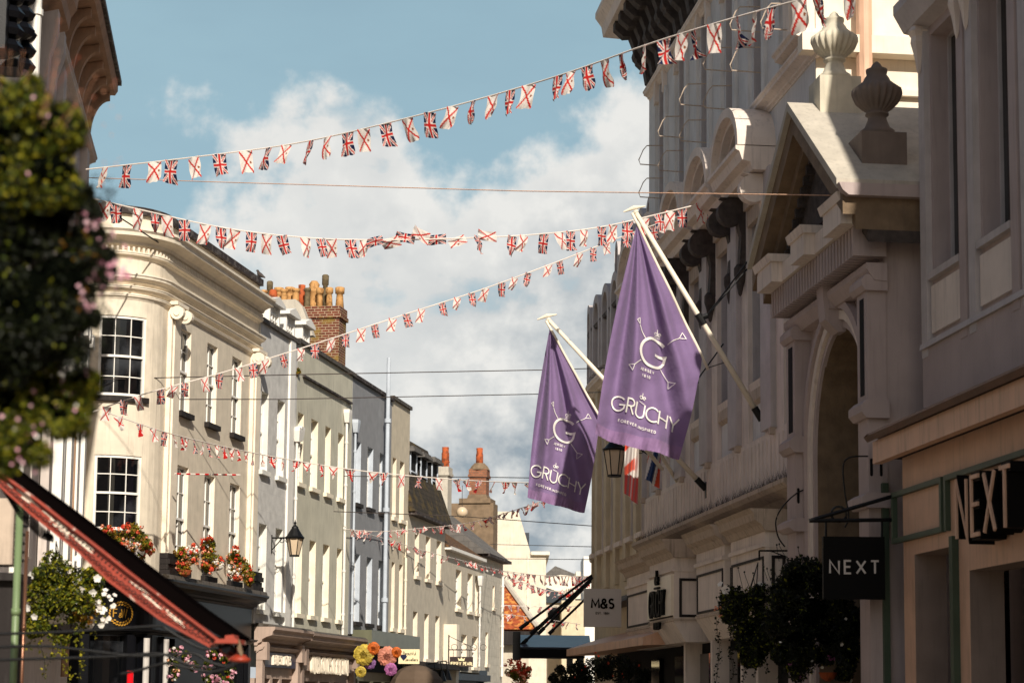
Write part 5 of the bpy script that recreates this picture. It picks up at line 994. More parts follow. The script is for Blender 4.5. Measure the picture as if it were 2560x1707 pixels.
# ------------------------------------------------------------------ flagpoles and purple banners
def pxdir(O, th, thu): 
    ct, st, cu, su = math.cos(th), math.sin(th), math.cos(thu), math.sin(thu)
    return lambda x, y: (O[0]+x*ct+y*su, O[1]+x*st-y*cu)
def banner(base, tip, A, B, C, D, Gc, sc, label, plabel, clampt):
    u = ru(*base, .12); o0, z0 = roz(*base, u); o1, z1 = roz(*tip, u)
    Bp, Tp = RF.w(u, o0, z0), RF.w(u, o1, z1)
    rp = empty('flagpole', tuple(Bp), 0, plabel, 'flagpole'); v = Tp-Bp; q = MB(); q.tube([tuple(v*.05), tuple(v)], [.062, .048], 14); q.build('pole', M['pole'], rp, True)
    q = MB(); e = v/np.linalg.norm(v); q.tube([tuple(v), tuple(v+e*.05)], .06, 12); q.tube([tuple(v+e*.05+np.array([-.24, 0, -.03])), tuple(v+e*.07+np.array([0, 0, .05])), tuple(v+e*.05+np.array([.22, 0, .1]))], [.015, .05, .015], 8); q.build('truck', M['pole'], rp)
    q = MB(); q.tube([(0, 0, 0), tuple(v*.06)], .08, 12); q.box(-.02, .2, -.12, .12, -.22, .16); q.build('wall_bracket', M['black'], rp)
    q = MB(); q.tube([tuple(v*clampt), tuple(v*(clampt+.05))], .08, 12); cl_ = v*(clampt+.03); q.tube([tuple(cl_), tuple(cl_+np.array([.16, 0, .06]))], .06, 8); q.build('clamp', M['black'], rp)
    q = MB(); wl = RF.w(u, .0, 0)-Bp
    for dz, dy in ((1.9, -1.6), (1.5, .6)): q.tube([tuple(cl_+np.array([.14, 0, .05])), (float(RF.w(u+dy, 0, 0)[0]-Bp[0])-.05, float(RF.w(u+dy, 0, 0)[1]-Bp[1]), float(cl_[2]+dz))], .018, 5)
    q.build('stay', M['black'], rp)
    # cloth
    rb = empty('banner', tuple(Tp), 0, label, 'banner'); Y = float(Tp[1])
    def P(px, py): o, z = roz(px, py, u); return RF.w(u, o, z)
    LA = math.dist(A, D)
    def disp(px, py):
        dx, dy = px-A[0], py-A[1]; rr = math.hypot(dx, dy)/LA; th = math.atan2(dx, dy+1e-6); g = min(1, rr*1.6)
        d_ = .25*g*math.sin(th*21+1.2*math.sin(rr*2.2))*(1-.35*rr)+.10*g*math.sin(th*41+1.3+rr*2.5)+.06*math.sin(px*.045*1/sc+py*.02/sc)*g
        t = (py-(D[1]+(C[1]-D[1])*(px-D[0])/(C[0]-D[0])))/sc   # px above the lower edge
        if t > -40: d_ += .02*math.sin(px*.55/sc+py*.2/sc)*(1+t/40)+.02*math.sin(px*.23/sc)*(1+t/40)
        d_ += .035*max(0, rr-.55)*math.sin(py*.11/sc+px*.05/sc)
        return d_
    def W3(px, py, h=0): p = P(px, py)+np.array([.0, -(disp(px, py)+h), 0]); return tuple(p-Tp)
    nx, ny = 64, 96; LB = math.dist(A, B); LC = math.dist(B, C); tb = LB/(LB+LC)
    vs, fs = [], []
    for j in range(ny+1):
        t = j/ny; l = (A[0]+(D[0]-A[0])*t-9*sc*math.sin(t*math.pi), A[1]+(D[1]-A[1])*t)
        if t < tb: k = t/tb; rt = (A[0]+(B[0]-A[0])*k, A[1]+(B[1]-A[1])*k)
        else: k = (t-tb)/(1-tb); rt = (B[0]+(C[0]-B[0])*k+3*math.sin(k*3.1), B[1]+(C[1]-B[1])*k)
        for i in range(nx+1):
            s = i/nx; px = l[0]+(rt[0]-l[0])*s; py = l[1]+(rt[1]-l[1])*s+(6*sc*math.sin(s*math.pi*1.1)*(t**3)); vs.append(W3(px, py))
    for j in range(ny):
        for i in range(nx): a = j*(nx+1)+i; fs.append((a, a+1, a+nx+2, a+nx+1))
    q = MB(); jh = int(ny*.955); q.add(vs, [f for k, f in enumerate(fs) if k//nx < jh]); q.build('cloth', M['purple'], rb, True)
    q = MB(); q.add([(x, y-.012, z) for x, y, z in vs], [f for k, f in enumerate(fs) if k//nx >= jh]); q.build('hem', M['purple2'], rb, True)
    q = MB(); q.tube([W3(A[0]+(B[0]-A[0])*k/12+2*sc, A[1]+(B[1]-A[1])*k/12-1, .03) for k in range(-1, 14)], .03, 8); q.build('halyard_tape', M['pole'], rb, True)
    q = MB(); e0 = W3(B[0]+14*sc, B[1]+22*sc, .0); bp = Bp+v*(.28)-Tp; q.tube([e0, tuple(bp)], .012, 5); q.tube([W3(A[0], A[1]-10*sc), (0, 0, 0)], .015, 5); q.build('rope', M['wire'], rb)
    q = MB(); S_ = lambda p: (Gc[0]+(p[0]-1633)*sc, Gc[1]+(p[1]-882)*sc)
    def fn(f): return lambda x, y, h: W3(*S_(f(x, y)), .034+h)
    def fin(lines, n=4):   # subdivide straight strokes so that they follow the folds
        out = []
        for l in lines:
            r_ = [l[0]]
            for a, b in zip(l, l[1:]):
                m = max(1, int(math.dist(a, b)/.12)); r_ += [(a[0]+(b[0]-a[0])*k/m, a[1]+(b[1]-a[1])*k/m) for k in range(1, m+1)]
            out.append(r_)
        return out
    def bt(s, x, y, h, sp, w, f):
        for ch in s:
            gw, ls = G[ch]; strokes(q, [[(x+p[0]*h, y+p[1]*h) for p in l] for l in fin(ls)], w, fn(f)); x += gw*h+sp
    bt('GRUCHY', 0, 0, 35, 5.6, 3.8, pxdir((1528, 1018), .365, .17))
    bt('de', 0, 0, 14, 1.5, 1.6, pxdir((1599, 997), .33, .12)); strokes(q, [[(1598, 1004), (1604, 1008), (1611, 1012.5)]], 1.4, fn(lambda x, y: (x, y)))
    bt('FOREVER', 0, 0, 6.5, 3.2, 1.2, pxdir((1546, 1052), .36, .15)); bt('INSPIRED', 0, 0, 6.5, 3.2, 1.2, pxdir((1594.5, 1071.5), .36, .15))
    q.build('wordmark', M['sash'], rb); q = MB(); bt('G', -33, -35, 70, 0, 6.6, pxdir((1633, 882), .22, .1)); bt('de', 0, 0, 15, 1.5, 1.5, pxdir((1637.5, 835.5), .3, .05)); strokes(q, [[(1636, 839.5), (1643, 841.5), (1651, 844)]], 1.3, fn(lambda x, y: (x, y))); bt('JERSEY', 0, 0, 6.2, 3.4, 1.2, pxdir((1600, 926), .28, .1)); bt('1810', 0, 0, 6.2, 3.8, 1.2, pxdir((1605, 942), .28, .1))
    def Z(pts):
        p = [(1440+x/5.227, 780+y/5.227) for x, y in pts]; r_ = [p[0]]
        for a, b in zip(p, p[1:]): r_ += [(a[0]+(b[0]-a[0])*k/6, a[1]+(b[1]-a[1])*k/6) for k in range(1, 7)]
        return r_
    for ln, tri in (([(905, 352), (860, 270), (833, 185)], [(833, 172), (798, 120), (833, 90), (833, 172)]), ([(1195, 432), (1270, 390), (1350, 345)], [(1350, 345), (1390, 270), (1440, 352), (1350, 345)]), ([(845, 640), (800, 676), (757, 712)], [(757, 712), (688, 697), (730, 785), (757, 712)]), ([(1117, 727), (1165, 810), (1212, 895)], [(1212, 895), (1295, 940), (1210, 987), (1212, 895)])):
        strokes(q, [Z(ln)], 1.7, fn(lambda x, y: (x, y))); strokes(q, [Z(tri)], 1.5, fn(lambda x, y: (x, y)))
    q.build('logo', M['sash'], rb)
banner((1905, 1050), (1590, 532), (1592, 562), (1757, 893), (1700, 1147), (1487, 1086), (1633, 882), 1.0, 'larger purple banner printed de GRUCHY, hanging nearer and higher on the right', 'white flagpole carrying the larger, nearer purple banner', .46)
banner((1765, 1222), (1372, 800), (1374, 822), (1500, 1045), (1462, 1281), (1319, 1240), (1411, 1075), .81, 'smaller purple banner printed de GRUCHY, farther and lower, left of the larger one', 'white flagpole carrying the smaller, farther purple banner', .3)
# ------------------------------------------------------------------ flag cloths
def c_union(a, b):   # a along [-1,1], b across [-1,1]
    X, Y = a, b*.6; red, wh, bl = lin((196, 34, 30)), lin((236, 228, 220)), lin((14, 24, 66))
    if abs(Y) < .11 or abs(X) < .11: return red
    if abs(Y) < .19 or abs(X) < .19: return wh
    d = min(abs(Y-.6*X), abs(Y+.6*X))*.857
    return red if d < .045 else wh if d < .12 else bl
def c_jersey(a, b):
    if (a)**2+((b-.62)*.6)**2 < .011: return lin((150, 80, 40))
    return lin((204, 44, 34)) if min(abs(b*.6-.6*a), abs(b*.6+.6*a))*.857 < .075 else lin((236, 228, 220))
def flagmesh(name, cf, seed, tri=False, curl=1.0):
    R_ = random.Random(seed); nx, nz = 18, 28; vs, cs, fs = [], [], []
    ph, am, sw, tw = R_.uniform(0, 6), R_.uniform(.05, .16)*curl, R_.uniform(-.35, .35)*curl, R_.uniform(-.5, .5)*curl
    for j in range(nz+1):
        t = j/nz
        for i in range(nx+1):
            s = i/nx-.5; w = (1-t*.92) if tri else 1
            x = s*w*(.85 if tri else .52); z = -t; an = tw*t*t; y = am*math.sin(ph+t*5+s*3)*t+x*math.sin(an)+.03*math.sin(s*11+t*8+ph)*(.3+t)+.03*math.sin(s*6+ph*2); x2 = x*math.cos(an)*(1-.03*t)+sw*t*t*.6
            vs.append((x2, y+sw*t*.2, z+abs(sw)*.12*t*t)); cs.append(cf((2*t-1), 2*s*(w if tri else 1)))
    for j in range(nz):
        for i in range(nx): a = j*(nx+1)+i; fs.append((a, a+1, a+nx+2, a+nx+1))
    me = bpy.data.meshes.new(name); me.from_pydata(vs, [], fs); at_ = me.color_attributes.new('Col', 'FLOAT_COLOR', 'POINT')
    at_.data.foreach_set('color', [c for k in cs for c in (*k, 1)]); me.shade_smooth(); me.materials.append(M['flag']); return me
FU = [flagmesh('union_flag', c_union, 10+k) for k in range(7)]; FJ = [flagmesh('saltire_flag', c_jersey, 40+k) for k in range(7)]
TU = [flagmesh('union_pennant', c_union, 70+k, True, 1.5) for k in range(5)]; TJ = [flagmesh('saltire_pennant', c_jersey, 90+k, True, 1.5) for k in range(5)]
def bunting(label, pts, n, size, tri=0.0, wild=.35, s0=.015, s1=.99, group='strings of bunting over the street', seed=1, step=None, furl=None):
    """pts: (px,py,depth) control points; one string of alternating flags"""
    R_ = random.Random(seed); P = [at(*p) for p in pts]; m = len(P); fine = []
    for i in range(m-1):
        p0, p1, p2, p3 = P[max(0, i-1)], P[i], P[i+1], P[min(m-1, i+2)]
        for k in range(14):
            t = k/14; fine.append(.5*((2*p1)+(p2-p0)*t+(2*p0-5*p1+4*p2-p3)*t*t+(3*p1-p0-3*p2+p3)*t**3))
    fine.append(P[-1]); L_ = [0]
    for a, b in zip(fine, fine[1:]): L_.append(L_[-1]+float(np.linalg.norm(b-a)))
    r = empty('bunting_string', tuple(P[0]), 0, label, 'bunting', group); q = MB(); q.tube([tuple(p-P[0]) for p in fine], .015 if size > .3 else .011, 5); q.build('cord', M['cord'], r)
    for k in range(n):
        s = (s0+(s1-s0)*(k+.5+R_.uniform(-.24, .24))/n)*L_[-1]; i = max(j for j in range(len(L_)-1) if L_[j] <= s); t = (s-L_[i])/(L_[i+1]-L_[i]); p = fine[i]+(fine[i+1]-fine[i])*t; d = fine[i+1]-fine[i]
        pool = (TU if k % 2 else TJ) if R_.random() < tri else (FU if k % 2 else FJ)
        o = bpy.data.objects.new('flag' if pool in (FU, FJ) else 'pennant', R_.choice(pool)); COL.objects.link(o); o.parent = r; o.location = tuple(p-P[0])
        fw = wild*3.2 if furl and furl[0] < k/n < furl[1] else wild
        yaw = math.atan2(d[1], d[0])+R_.uniform(-1, 1)*.9*min(1, fw*2); o.rotation_euler = (R_.uniform(-fw, fw), R_.uniform(-fw, fw)*.8+(1.15 if furl and furl[0] < k/n < furl[1] else 0), yaw)
        w_ = size*R_.uniform(.92, 1.06); o.scale = (w_*R_.uniform(.9, 1.15), w_, w_)
        q_ = o
bunting('highest bunting string, rising steeply to the top right corner', [(215, 424, 40.5), (480, 394, 39.5), (760, 355, 38.5), (1080, 280, 36.5), (1380, 195, 34.5), (1640, 105, 32), (1900, 27, 29.5), (2160, -40, 27.5)], 37, .47, seed=1, wild=.3)
bunting('second bunting string, sagging level from the bush to the flagpole tip', [(205, 490, 41), (340, 522, 41.2), (560, 570, 41.8), (760, 594, 42.2), (930, 600, 42.6), (1120, 597, 43), (1330, 587, 43.4), (1500, 568, 44), (1660, 532, 44.6), (1810, 495, 45)], 40, .43, seed=2, wild=.26, furl=(.42, .62))
bunting('third bunting string, climbing from the cream corner house to the flagpole tip', [(230, 1030, 46), (360, 985, 46), (560, 930, 46.2), (780, 862, 46.4), (1000, 790, 46.6), (1210, 722, 46.7), (1400, 652, 46.7), (1560, 590, 46.6), (1700, 540, 46)], 37, .34, seed=3, wild=.28)
bunting('fourth bunting string, of small pennants drooping to the smaller banner', [(258, 1028, 48), (420, 1082, 50), (600, 1125, 55), (760, 1155, 58), (900, 1176, 59), (1060, 1192, 59), (1200, 1202, 58), (1340, 1207, 56)], 36, .36, tri=.75, seed=4, wild=.3)
bunting('fifth bunting string, slack across the far houses below the smaller banner', [(860, 1322, 72), (950, 1328, 71), (1050, 1320, 70), (1150, 1310, 68), (1230, 1292, 66), (1370, 1248, 62)], 36, .28, tri=.6, seed=5, wild=.8)
bunting('sixth bunting string, falling from the slate grey house to the far lane', [(865, 1322, 72), (960, 1345, 78), (1060, 1376, 84), (1160, 1402, 90), (1260, 1428, 98), (1320, 1440, 104)], 30, .34, tri=.7, seed=6, wild=.8)
bunting('bunting string straight across the far lane, below the grey dome', [(1258, 1426, 106), (1360, 1438, 102), (1478, 1440, 94)], 18, .5, tri=.3, seed=7, wild=.35)
bunting('tangled bunting string sagging deepest across the far lane', [(1256, 1436, 105), (1330, 1462, 104), (1400, 1478, 103), (1475, 1448, 98)], 26, .42, tri=.6, seed=8, wild=.9)
bunting('faint bunting string over the orange tiled roof', [(1258, 1512, 104), (1360, 1516, 104), (1452, 1514, 102)], 9, .34, tri=.8, seed=9, wild=.8)
bunting('lowest bunting string in the far lane, behind the canopy rods', [(1258, 1534, 103), (1350, 1545, 106), (1452, 1560, 102)], 9, .38, tri=.8, seed=10, wild=.8)
# drooping flags beside the larger banner
def droop(name, label, pts, Y, cols, pole):
    P = [at(x, y, Y) for x, y in pts]; r = empty(name, tuple(P[0]), 0, label, 'flag'); nx, nz = 26, 60; vs, cs, fs = [], [], []
    for j in range(nz+1):
        t = j/nz; l = P[0]+(P[3]-P[0])*t; rr = P[1]+(P[2]-P[1])*t
        for i in range(nx+1):
            s = i/nx; p = l+(rr-l)*s; vs.append(tuple(p-P[0]+np.array([0, .12*math.sin(s*9+t*2)+.05*math.sin(s*17+t*5), 0]))); cs.append(cols(s, t))
    for j in range(nz):
        for i in range(nx): a = j*(nx+1)+i; fs.append((a, a+1, a+nx+2, a+nx+1))
    me = bpy.data.meshes.new('cloth'); me.from_pydata(vs, [], fs); a_ = me.color_attributes.new('Col', 'FLOAT_COLOR', 'POINT'); a_.data.foreach_set('color', [c for k in cs for c in (*k, 1)]); me.materials.append(M['flag']); me.shade_smooth()
    o = bpy.data.objects.new('cloth', me); COL.objects.link(o); o.parent = r
    q = MB(); a0, a1 = at(*pole[0], Y+2)-P[0], at(*pole[1], Y)-P[0]; q.tube([tuple(a0), tuple(a1)], .05, 8); q.build('staff', M['pole'], r)
wh_, rd_, bl_, mr_ = lin((240, 232, 224)), lin((226, 84, 56)), lin((30, 60, 110)), lin((120, 24, 22))
def colA(s, t):
    if t > .66-.08*s: return mr_
    return rd_ if abs((t*2.2+s*.7) % 1.0-.35) < .2 and not (s > .75) else wh_
def colB(s, t): 
    k = s+.35*t
    return rd_ if k < .16 else wh_ if k < .42 else bl_ if k < .85 else (wh_ if k < 1.02 else rd_)
droop('drooping_flag', 'furled white and orange-red flag hanging below the larger banner', [(1563, 1092), (1598, 1100), (1594, 1262), (1561, 1232)], 47, colA, ((1655, 1172), (1580, 1080)))
droop('drooping_flag', 'furled blue, white and red flag right of the orange-red one', [(1624, 1120), (1652, 1128), (1648, 1222), (1612, 1196)], 49, colB, ((1700, 1215), (1636, 1110)))
# ------------------------------------------------------------------ wires across the street
def wire(label, pts, r=.012, m='wire'):
    P = [at(*p) for p in pts]; q = MB(); fine = []
    for a, b in zip(P, P[1:]):
        for k in range(8): fine.append(a+(b-a)*k/8)
    fine.append(P[-1]); c = P[0]; q.tube([tuple(p-c) for p in fine], r, 5); o = q.build('overhead_wire', M[m]); o.location = tuple(c); tag(o, label, 'wire', 'wires across the street'); return o
wire('pale thin wire crossing the sky above the second bunting string', [(200, 444, 46), (560, 456, 43), (1300, 478, 38), (2330, 492, 32.2)], .010, 'fascia')
wire('upper of two dark wires crossing in front of the brick chimney', [(240, 948, 52), (760, 936, 56), (1390, 924, 58), (1560, 918, 56)], .014)
wire('lower of two dark wires, just above the slate grey house windows', [(240, 998, 52), (700, 998, 58), (1390, 984, 62), (1560, 978, 56)], .014)
wire('dark wire level with the top of the far dormers', [(860, 1190, 70), (1180, 1192, 66), (1470, 1196, 60)], .014)
wire('dark wire just below the smaller banner', [(834, 1278, 66), (1150, 1290, 68), (1480, 1314, 62)], .014)
wire('dark wire low across the cream gable, above the flat roof', [(1225, 1360, 100), (1480, 1366, 66)], .014)
wire('lowest dark wire, over the flat cream parapet', [(1260, 1396, 100), (1480, 1398, 70)], .014)
P_ = [at(436, 1184, 53.2), at(600, 1187, 55)]; r = empty('striped_cord', tuple(P_[0]), 0, 'red and white striped cord in front of the lower cream windows', 'wire'); q = MB(); q.tube([(0, 0, 0), tuple(P_[1]-P_[0])], .022, 6); q.build('cord', M['cord'], r)
q = MB(); v_ = P_[1]-P_[0]
for k in range(7): q.tube([tuple(v_*(k*.14+.03)), tuple(v_*(k*.14+.09))], .025, 6)
q.build('red_bands', M['redp'], r)
wire('anchor wire falling beside the cream corner cornice, with a turnbuckle', [(225, 496, 47), (405, 612, 53)], .02, 'black')
# ------------------------------------------------------------------ street lanterns
def lantern(label, u, fr, ozf, cx, ytop, ycap, yb, wtop, wbot, wallpx, ybr):
    o, z = ozf(cx, ycap, u); c = fr.w(u, o, z); Y = c[1]; k = Y/F; r = empty('street_lantern', tuple(c), 0, label, 'street lamp')
    a, b_ = wtop*k/2, wbot*k/2; hb = (yb-ycap)*k; hc = (ycap-ytop)*k
    q = MB(); q.lathe([(a*.95, 0), (b_, -hb)], (0, 0, 0), 6); q.build('glass', M['lantern'], r)
    q = MB(); q.lathe([(a*1.05, -.02), (a*1.12, .03), (a*.95, hc*.12), (a*.7, hc*.3), (a*.4, hc*.52), (a*.36, hc*.6), (a*.2, hc*.66), (a*.1, hc*.72), (a*.16, hc*.8), (a*.06, hc*.9), (.005, hc)], (0, 0, 0), 18); q.build('cap', M['black'], r)
    q = MB(); q.lathe([(b_*1.1, -.05), (b_*1.1, .005), (b_*.5, .01)], (0, 0, -hb), 6); q.build('base_ring', M['black'], r)
    q = MB()
    for i in range(6): t = math.pi/3*i; q.tube([(a*.97*math.cos(t), a*.97*math.sin(t), 0), (b_*1.02*math.cos(t), b_*1.02*math.sin(t), -hb)], .014, 5)
    q.build('glazing_bars', M['black'], r)
    o2, z2 = ozf(wallpx, ybr, u); w = fr.w(u, 0, z2)-c; e = fr.w(u, o, z2)-c
    q = MB(); q.tube([tuple(w), (0, 0, float(w[2]))], .03, 6); m_ = w*.55; q.tube([tuple(w+np.array([0, 0, -.4])), tuple(m_+np.array([0, 0, -.02]))], .018, 6); q.tube([tuple(w+np.array([0, 0, .1])), tuple(w+np.array([0, 0, -.5]))], .03, 6)
    for s in (.3, .55): cc = w*s+np.array([0, 0, 0]); q.tube([(float(cc[0])+.07*math.cos(t), float(cc[1]), float(w[2])-.08+.07*math.sin(t)) for t in [i*math.pi/6 for i in range(13)]], .012, 4, False)
    q.build('bracket', M['black'], r)
lantern('black street lantern with pale glass, on the left house fronts', LF.u(679, 1345), LF, oz, 737, 1297, 1345, 1387, 44, 23, 677, 1344)
lantern('black street lantern partly behind the larger purple banner', ru(1655, 1150), RF, roz, 1536, 1082, 1125, 1188, 55, 32, 1640, 1120)
def loose(label, pts, u, r_=.014):
    P = [across(x, y, u) for x, y in pts]; c = P[0]; q = MB(); fine = []
    for i in range(len(P)-1):
        p0, p1, p2, p3 = P[max(0, i-1)], P[i], P[i+1], P[min(len(P)-1, i+2)]
        for k in range(6): t = k/6; fine.append(.5*((2*p1)+(p2-p0)*t+(2*p0-5*p1+4*p2-p3)*t*t+(3*p1-p0-3*p2+p3)*t**3))
    fine.append(P[-1]); q.tube([tuple(p-c) for p in fine], r_, 6); o = q.build('cable', M['black'], None, True); o.location = tuple(c); tag(o, label, 'cable')
loose('black cable looping down the far pier of the arched portal', [(2130, 1212), (2060, 1210), (2000, 1228), (1960, 1262), (1940, 1300), (1945, 1340), (1962, 1366)], p1n-.05)
loose('black cable dropping down the near pier beside the black square sign', [(2170, 1140), (2125, 1143), (2108, 1165), (2112, 1230), (2122, 1290), (2112, 1318)], p2n-.06)
# paper globe on a wire
c = at(1155, 1280, 84); r = empty('paper_globe', tuple(c), 0, 'round ribbed paper globe hanging before the far chimney', 'lantern'); q = MB(); R_ = 14/F*84; q.lathe([(R_*math.sin(math.pi*k/16)+.005, -R_*math.cos(math.pi*k/16)) for k in range(17)], (0, 0, 0), 24); q.build('globe', M['lantern'], r, True); q = MB(); q.tube([(0, 0, R_), (0, 0, R_+.9)], .012, 4); q.build('cord', M['wire'], r)
# pigeon on the parapet corner
u_ = uE-.05; o__, z__ = oz(639, 706, LF.u(640, 1100)); c = LF.w(LF.u(640, 1100)-.1, .05, zPar+.04)
q = MB(); q.tube([(-.17, 0, .04), (-.08, 0, .09), (0, 0, .13), (.07, 0, .18), (.10, 0, .24), (.12, 0, .29), (.15, 0, .30), (.185, 0, .285)], [.02, .045, .07, .07, .045, .036, .03, .006], 10)
for s in (-.025, .025): q.tube([(0.01, s, .1), (.015, s, 0), (.045, s, .0)], .008, 5)
o = q.build('pigeon', M['wire'], None, True); o.location = tuple(c); o.rotation_euler = (0, 0, 2.6); tag(o, 'grey pigeon standing on the end of the cream parapet', 'bird')
# ------------------------------------------------------------------ plants
def rdir(R_):
    z = R_.uniform(-1, 1); t = R_.uniform(0, 2*math.pi); r = math.sqrt(1-z*z); return Vector((r*math.cos(t), r*math.sin(t), z))
def leaves(b, R_, cl, n, size, spread, asp=.5):
    """small folded leaves scattered round clump centres"""
    for _ in range(n):
        c, rad = cl[R_.randrange(len(cl))]; d = rdir(R_); p = Vector(c)+d*rad*(.35+.65*R_.random()**.5)*spread
        a = rdir(R_); s = size*R_.uniform(.6, 1.25); q = a.cross(rdir(R_)).normalized(); nrm = a.cross(q); w = s*asp
        b.add([tuple(p-a*s*.5), tuple(p+q*w*.5+nrm*s*.12), tuple(p+a*s*.5), tuple(p-q*w*.5+nrm*s*.12)], [(0, 1, 2), (0, 2, 3)])
def bloom(b, p, nrm, r, petals=5, cup=.25):
    nrm = nrm.normalized(); a = nrm.cross(Vector((.3, .2, 1))).normalized(); q = nrm.cross(a); k = petals*4; vs = [tuple(p)]
    for i in range(k):
        t = 2*math.pi*i/k; rr = r*(.88+.12*math.cos(petals*t)); vs.append(tuple(p+(a*math.cos(t)+q*math.sin(t))*rr+nrm*r*cup))
    b.add(vs, [(0, 1+i, 1+(i+1) % k) for i in range(k)])
def puff(b, R_, p, r, n=16):
    for _ in range(n):
        d = rdir(R_); bloom(b, p+d*r*.7, d, r*R_.uniform(.32, .5), 4, .1)
def plant(name, label, cat, px, py, Y, blobs, leafn, leafs, lm, flowers=(), vines=(), stems=0, pot=None, seed=1, group=None, hang=None, asp=.5, dense=0):
    """blobs: (px,py,rpx) clump ellipsoids in photo pixels at depth Y; flowers: (material,n,size,kind,region)"""
    R_ = random.Random(seed); k = Y/F; c = at(px, py, Y); r = empty(name, tuple(c), 0, label, cat, group); cl = []
    for x, y, rr in blobs:
        m = at(x, y, Y)-c
        for _ in range(7): d = rdir(R_); q = Vector(m)+d*rr*k*.62; cl.append((q, rr*k*.42))
        cl.append((Vector(m), rr*k*.7))
    b = MB()
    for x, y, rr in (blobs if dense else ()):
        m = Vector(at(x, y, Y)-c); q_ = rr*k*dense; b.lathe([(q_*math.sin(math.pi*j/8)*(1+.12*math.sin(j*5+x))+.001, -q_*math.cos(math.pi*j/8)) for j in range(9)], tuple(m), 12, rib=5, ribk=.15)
    if b.v: b.build('foliage_core', M['inner'], r)  # solid near-black core, its colour standing for shade among the leaves
    for lmat, frac in lm: b = MB(); leaves(b, R_, cl, int(leafn*frac), leafs, 1.0, asp); b.build('foliage', M[lmat], r)
    for fm, n, size, kind, reg in flowers:
        b = MB()
        for _ in range(n):
            x, y, rr = reg[R_.randrange(len(reg))]; d = rdir(R_); d.y = -abs(d.y)*.9-.15; d.normalize(); m = Vector(at(x, y, Y)-c)+Vector((d.x, d.y, d.z))*rr*k*R_.uniform(.8, 1.08)
            if kind == 'bloom': bloom(b, m, (d+Vector((R_.uniform(-.5, .5), -.7, R_.uniform(-.1, .7)))), size*R_.uniform(.7, 1.1))
            else: puff(b, R_, m, size*R_.uniform(.7, 1.1), 14)
        b.build('flowers', M[fm], r)
    if vines:
        b = MB(); b2 = MB()
        for x, y0, y1 in vines:
            p = Vector(at(x, y0, Y)-c); L_ = (y1-y0)*k; n = int(L_/(leafs*.55)); pts = []; ph = R_.uniform(0, 6)
            for i in range(n+1): t = i/max(1, n); pts.append(tuple(p+Vector((.03*math.sin(ph+t*7), -.1*k*10, -t*L_))))
            b2.tube(pts, leafs*.05, 4, False)
            for i, q in enumerate(pts): 
                if R_.random() < .85: leaves(b, R_, [(Vector(q), leafs*.9)], 3, leafs*.8, 1.0, .7)
        b.build('trailing_leaves', M[lm[0][0]], r); b2.build('trailing_stems', M['leafd'], r)
    if stems:
        b = MB()
        for _ in range(stems):
            x, y, rr = blobs[R_.randrange(len(blobs))]; p = Vector(at(x+R_.uniform(-.8, .8)*rr, y-rr*.6, Y)-c); q = p+Vector((R_.uniform(-.35, .1), R_.uniform(-.1, .1), R_.uniform(.3, .9)))*rr*k; b.tube([tuple(p), tuple(q)], .004*Y/30, 4, False); b.lathe([(.0, 0), (.012*Y/30, .01), (.014*Y/30, .03), (0, .045)], tuple(q), 6)
        b.build('bud_stems', M['leafd'], r)
    if pot:
        x, y, rr, m = pot; b = MB(); q = at(x, y, Y)-c; b.lathe([(rr*k*.2, -rr*k*.9), (rr*k*.7, -rr*k*.6), (rr*k, 0), (rr*k*.9, 0)], tuple(q), 16); b.build('pot', M[m], r)
    if hang:
        b = MB(); t = Vector(at(*hang, Y)-c)
        for a in range(3): b.tube([tuple(t), (.3*blobs[0][2]*k*math.cos(a*2.1), .3*blobs[0][2]*k*math.sin(a*2.1), 0)], .006*Y/25, 4, False)
        b.build('hanging_chains', M['black'], r)
    return r
# big out-of-focus hanging plants close to the camera, upper left
up = [(30, 320, 130), (120, 320, 105), (-40, 420, 180), (120, 430, 110), (165, 330, 58), (60, 250, 70)]
plant('hanging_plant', 'yellow-green blurred bush, topmost of the column of plants at left', 'plant', 40, 360, 7.2, up, 22000, .024, [('leafy', .26), ('leafg', .40), ('leafd', .34)], flowers=[('petp', 5, .010, 'bloom', up)], stems=0, seed=5, asp=.6, dense=.5)
b = MB(); R_ = random.Random(2); c = at(60, 260, 7.0)
for k_ in range(14):
    x, y = R_.uniform(-10, 230), R_.uniform(180, 330); p = Vector(at(x, y, 7.0)-c); q = Vector(at(x+R_.uniform(0, 60), y-R_.uniform(40, 150), 7.0)-c); b.tube([tuple(p), tuple(q)], .0005, 4, False); puff(b, R_, q, .006, 7)
for k_ in range(16): puff(b, R_, Vector(at(R_.uniform(225, 300), R_.uniform(170, 520), 7.0)-c), .006, 6)
fo = b.build('flower_sprays', M['pets'], None); fo.location = tuple(c); tag(fo, 'blurred salmon flower sprays rising above the yellow-green bush', 'flowers')
mid = [(20, 560, 170), (110, 560, 125), (60, 760, 175), (160, 700, 120), (205, 600, 62), (-20, 860, 130), (130, 850, 105), (200, 790, 60), (240, 660, 56), (20, 480, 110), (160, 490, 78), (225, 540, 40)]  # deep shade put into the leaf colour, nearly all dark leaves
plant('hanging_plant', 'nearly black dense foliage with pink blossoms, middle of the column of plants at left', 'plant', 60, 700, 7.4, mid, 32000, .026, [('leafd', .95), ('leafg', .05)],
      flowers=[('petp', 70, .012, 'bloom', [(235, 590, 55), (270, 650, 60), (225, 545, 40), (305, 690, 35), (215, 750, 50), (260, 700, 50)]), ('leafa', 60, .010, 'puff', [(215, 620, 60), (160, 640, 60), (210, 760, 40)])], seed=6, asp=.6, dense=.52)
